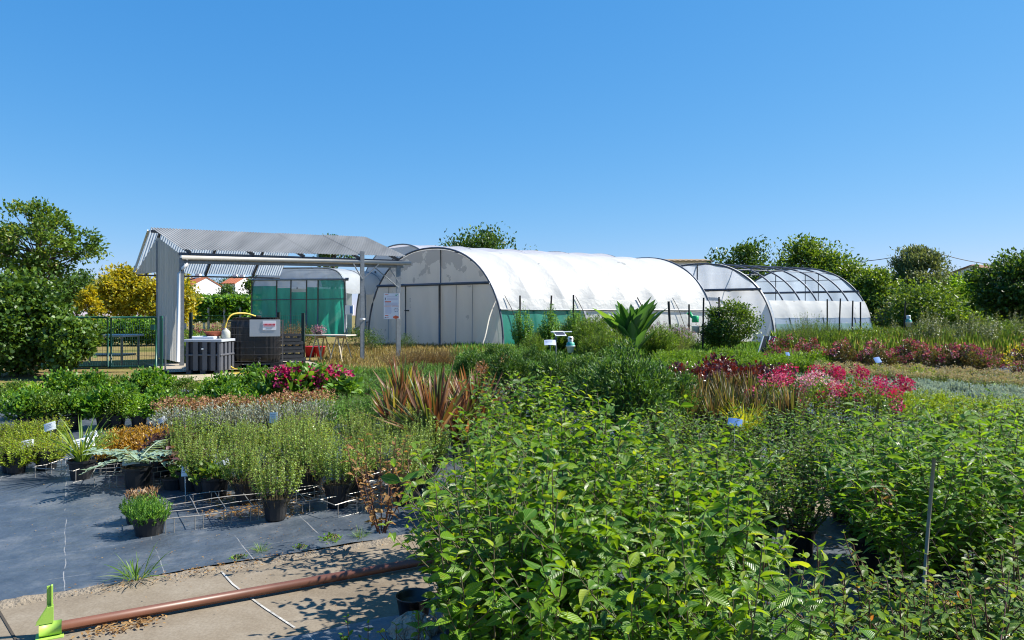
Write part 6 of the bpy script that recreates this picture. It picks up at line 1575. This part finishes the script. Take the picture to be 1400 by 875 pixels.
tree('broadleaf_tree', 'dark distant tree between the ivy shrub and the yellow trees', 105, 70, 367, 430, 70, ML['darktree'], 40, 4500, .3, 46, 'distant trees on the left', .9)
tree('broadleaf_tree', 'dark distant tree mostly hidden behind the bronze leaved tree', 40, 75, 372, 430, 110, ML['darktree'], 40, 4500, .32, 47, 'distant trees on the left', .9)
for i, x in enumerate((78, 112, 146, 180, 212)): tree('hedge_shrub', 'dark green hedge shrub behind the mesh gate, ' + ORD[i] + ' from left', x, 27, 436, 478, 52, ML['vine'], 26, 2400, .12, 50 + i, 'hedge shrubs behind the mesh gate', 1.0, z0=.1, cat='shrub')
for i, (x, t, Y) in enumerate(sorted(((298, 372, 140), (322, 375, 160), (345, 372, 90), (268, 372, 140), (366, 378, 85), (310, 388, 105)))): tree('broadleaf_tree', 'dark green tree near the red roofed houses, ' + ORD[i] + ' from left', x, Y, t, 432, 40 if x != 268 else 14, ML['darktree'], 26, 2200, .32, 60 + i, 'trees near the red roofed houses', .8)
# vineyard rows
for i, (Y, xa, xb, t) in enumerate(((44, 262, 348, 405), (52, 250, 352, 403))):
    a, b = GX(xa, Y), GX(xb, Y); r = np.random.default_rng(70 + i); n = 9000; H = EYE + (H0 - t) / F * Y - gz(Y)
    o = thing('vine_row', ('nearer' if i == 0 else 'farther') + ' clipped vine row with white end posts behind the fence', 'vine row', (a.x, a.y, a.z), 'vine rows')
    tt_ = r.uniform(0, 1, n); pos = np.column_stack([(b.x - a.x) * tt_, r.normal(0, .3, n), r.uniform(.35, 1, n) * H * (1 - .05 * np.abs(np.sin(tt_ * 40)))])
    amesh('foliage', leaves(T_D, pos, r.normal(size=(n, 3)) + np.array([0, -.2, .2]), r.normal(size=(n, 3)) * .7 + np.array([0, -.2, .8]), .2, .17, np.clip(r.normal(.5, .22, n), 0, 1)), ML['vine'], o)
    for k in range(4):
        mb = MB(); q = a.lerp(b, (k + .3) / 4) + Vector((0, -.5, 0)); mb.box(q, .12, .12, H * .7); mb.build('post', M_GUTTER, o)

# ================================================================== HOUSES AND POWER LINE
M_WALL = solid('render_white', (.72, .72, .74), .8, noise=.08, nscale=2); M_TILE = solid('roof_tile', (.42, .13, .055), .8, noise=.35, nscale=4, bump=.5, bscale=12); M_TILE2 = solid('roof_tile_old', (.26, .13, .075), .85, noise=.35, nscale=4)
M_GLASS = solid('window_glass', (.04, .05, .07), .15); M_SHUT = solid('shutter', (.4, .45, .5), .6)
def house(name, label, px0, px1, y_ridge, y_eave, Y, deep, yaw, roofm, group=None, chim=()):
    w_ = (px1 - px0) / F * Y; zr, ze = EYE + (H0 - y_ridge) / F * Y, EYE + (H0 - y_eave) / F * Y
    c = GX((px0 + px1) / 2, Y); g = c.z
    u = Vector((math.cos(yaw), math.sin(yaw), 0)); v = Vector((-math.sin(yaw), math.cos(yaw), 0))
    o = thing(name, label, 'house', tuple(c), group)
    mb = MB(); a, b = u * w_ / 2, v * deep / 2; z = lambda p, h: Vector((p.x, p.y, h))
    P4 = [c - a - b, c + a - b, c + a + b, c - a + b]
    for i in range(4): p, q = P4[i], P4[(i + 1) % 4]; mb.poly([z(p, g), z(q, g), z(q, ze), z(p, ze)])
    for s_ in (-1, 1): mb.poly([z(c + a * s_ - b, ze), z(c + a * s_ + b, ze), z(c + a * s_, zr - .06)])
    mb.build('wall', M_WALL, o)
    mb = MB()
    for s_ in (-1, 1):
        e = c + b * s_ * 1.12
        p0, p1, p2, p3 = z(e - a * 1.05, ze - .12 * (zr - ze)), z(e + a * 1.05, ze - .12 * (zr - ze)), z(c + a * 1.05, zr), z(c - a * 1.05, zr)
        mb.sheet(lambda i, j: p0.lerp(p1, i).lerp(p3.lerp(p2, i), j) + Vector((0, 0, .05 * abs(math.sin(i * w_ * 6)))), 60, 4, .12)
    rf = mb.build('roof', roofm, o)
    for f in chim:
        mb = MB(); mb.box(z(c + a * f, zr - .5), .7, .7, 1.3); mb.box(z(c + a * f, zr + .8), .85, .85, .12); mb.build('chimney', M_WALL, rf)
    for f in (-.55, 0, .55):
        q = c + a * f - b * 1.0; mb = MB(); mb.obox(z(q, g + 1.5) - v * .03, u * .5, v * .03, Vector((0, 0, .6))); fr_ = mb.build('window', M_SHUT, o)
        mb = MB(); mb.obox(z(q, g + 1.5) - v * .065, u * .42, v * .01, Vector((0, 0, .52))); mb.build('pane', M_GLASS, fr_)
    q = c + a * 1.0; mb = MB(); mb.obox(z(q, g + 1.6) + u * .03, v * .5, u * .03, Vector((0, 0, .6))); mb.build('window', M_SHUT, o)
    return o
house('village_house', 'white house with orange red roof and chimney seen under the shelter', 256, 288, 380, 391, 110, 5, -.55, M_TILE, 'red roofed houses', (-.1,))
house('village_house', 'farther house of which mainly the bright red roof shows', 316, 336, 379, 388, 130, 6, -.2, M_TILE, 'red roofed houses', (-.5, .6))
house('village_house', 'pale house with brown tiled roof half behind the dark tree', 1322, 1380, 364, 376, 52, 5, .25, M_TILE2, None, ())
# long tan roof behind the tunnels
house('farm_shed', 'low shed with a long tan roof behind the tunnels', 885, 962, 355.5, 360, 75, 6, 0, solid('tan_roof', (.36, .25, .14), .8, noise=.2, nscale=3))
o = thing('utility_pole', 'wooden utility pole with its power line above the olive tree', 'utility pole', tuple(GX(1266, 60)))
q = GX(1266, 60); mb = MB(); mb.tube([q, P(1266, 337, 60)], .13, 8, r2=.09); mb.build('pole', M_BARK, o)
mb = MB(); mb.tube([P(1261, 341, 60), P(1271, 341, 60)], .05, 6); mb.build('cross_arm', M_BARK, o)
for a, b, s_ in ((P(1266, 341, 60), P(1130, 357, 66), 4), (P(1268, 341, 60), P(1420, 362, 58), 5)):
    mb = MB(); mb.tube([a.lerp(b, i / 16) - Vector((0, 0, s_ * .1 * (1 - (2 * i / 16 - 1) ** 2))) for i in range(17)], .03, 5); mb.build('power_line', M_BLACKP, o)
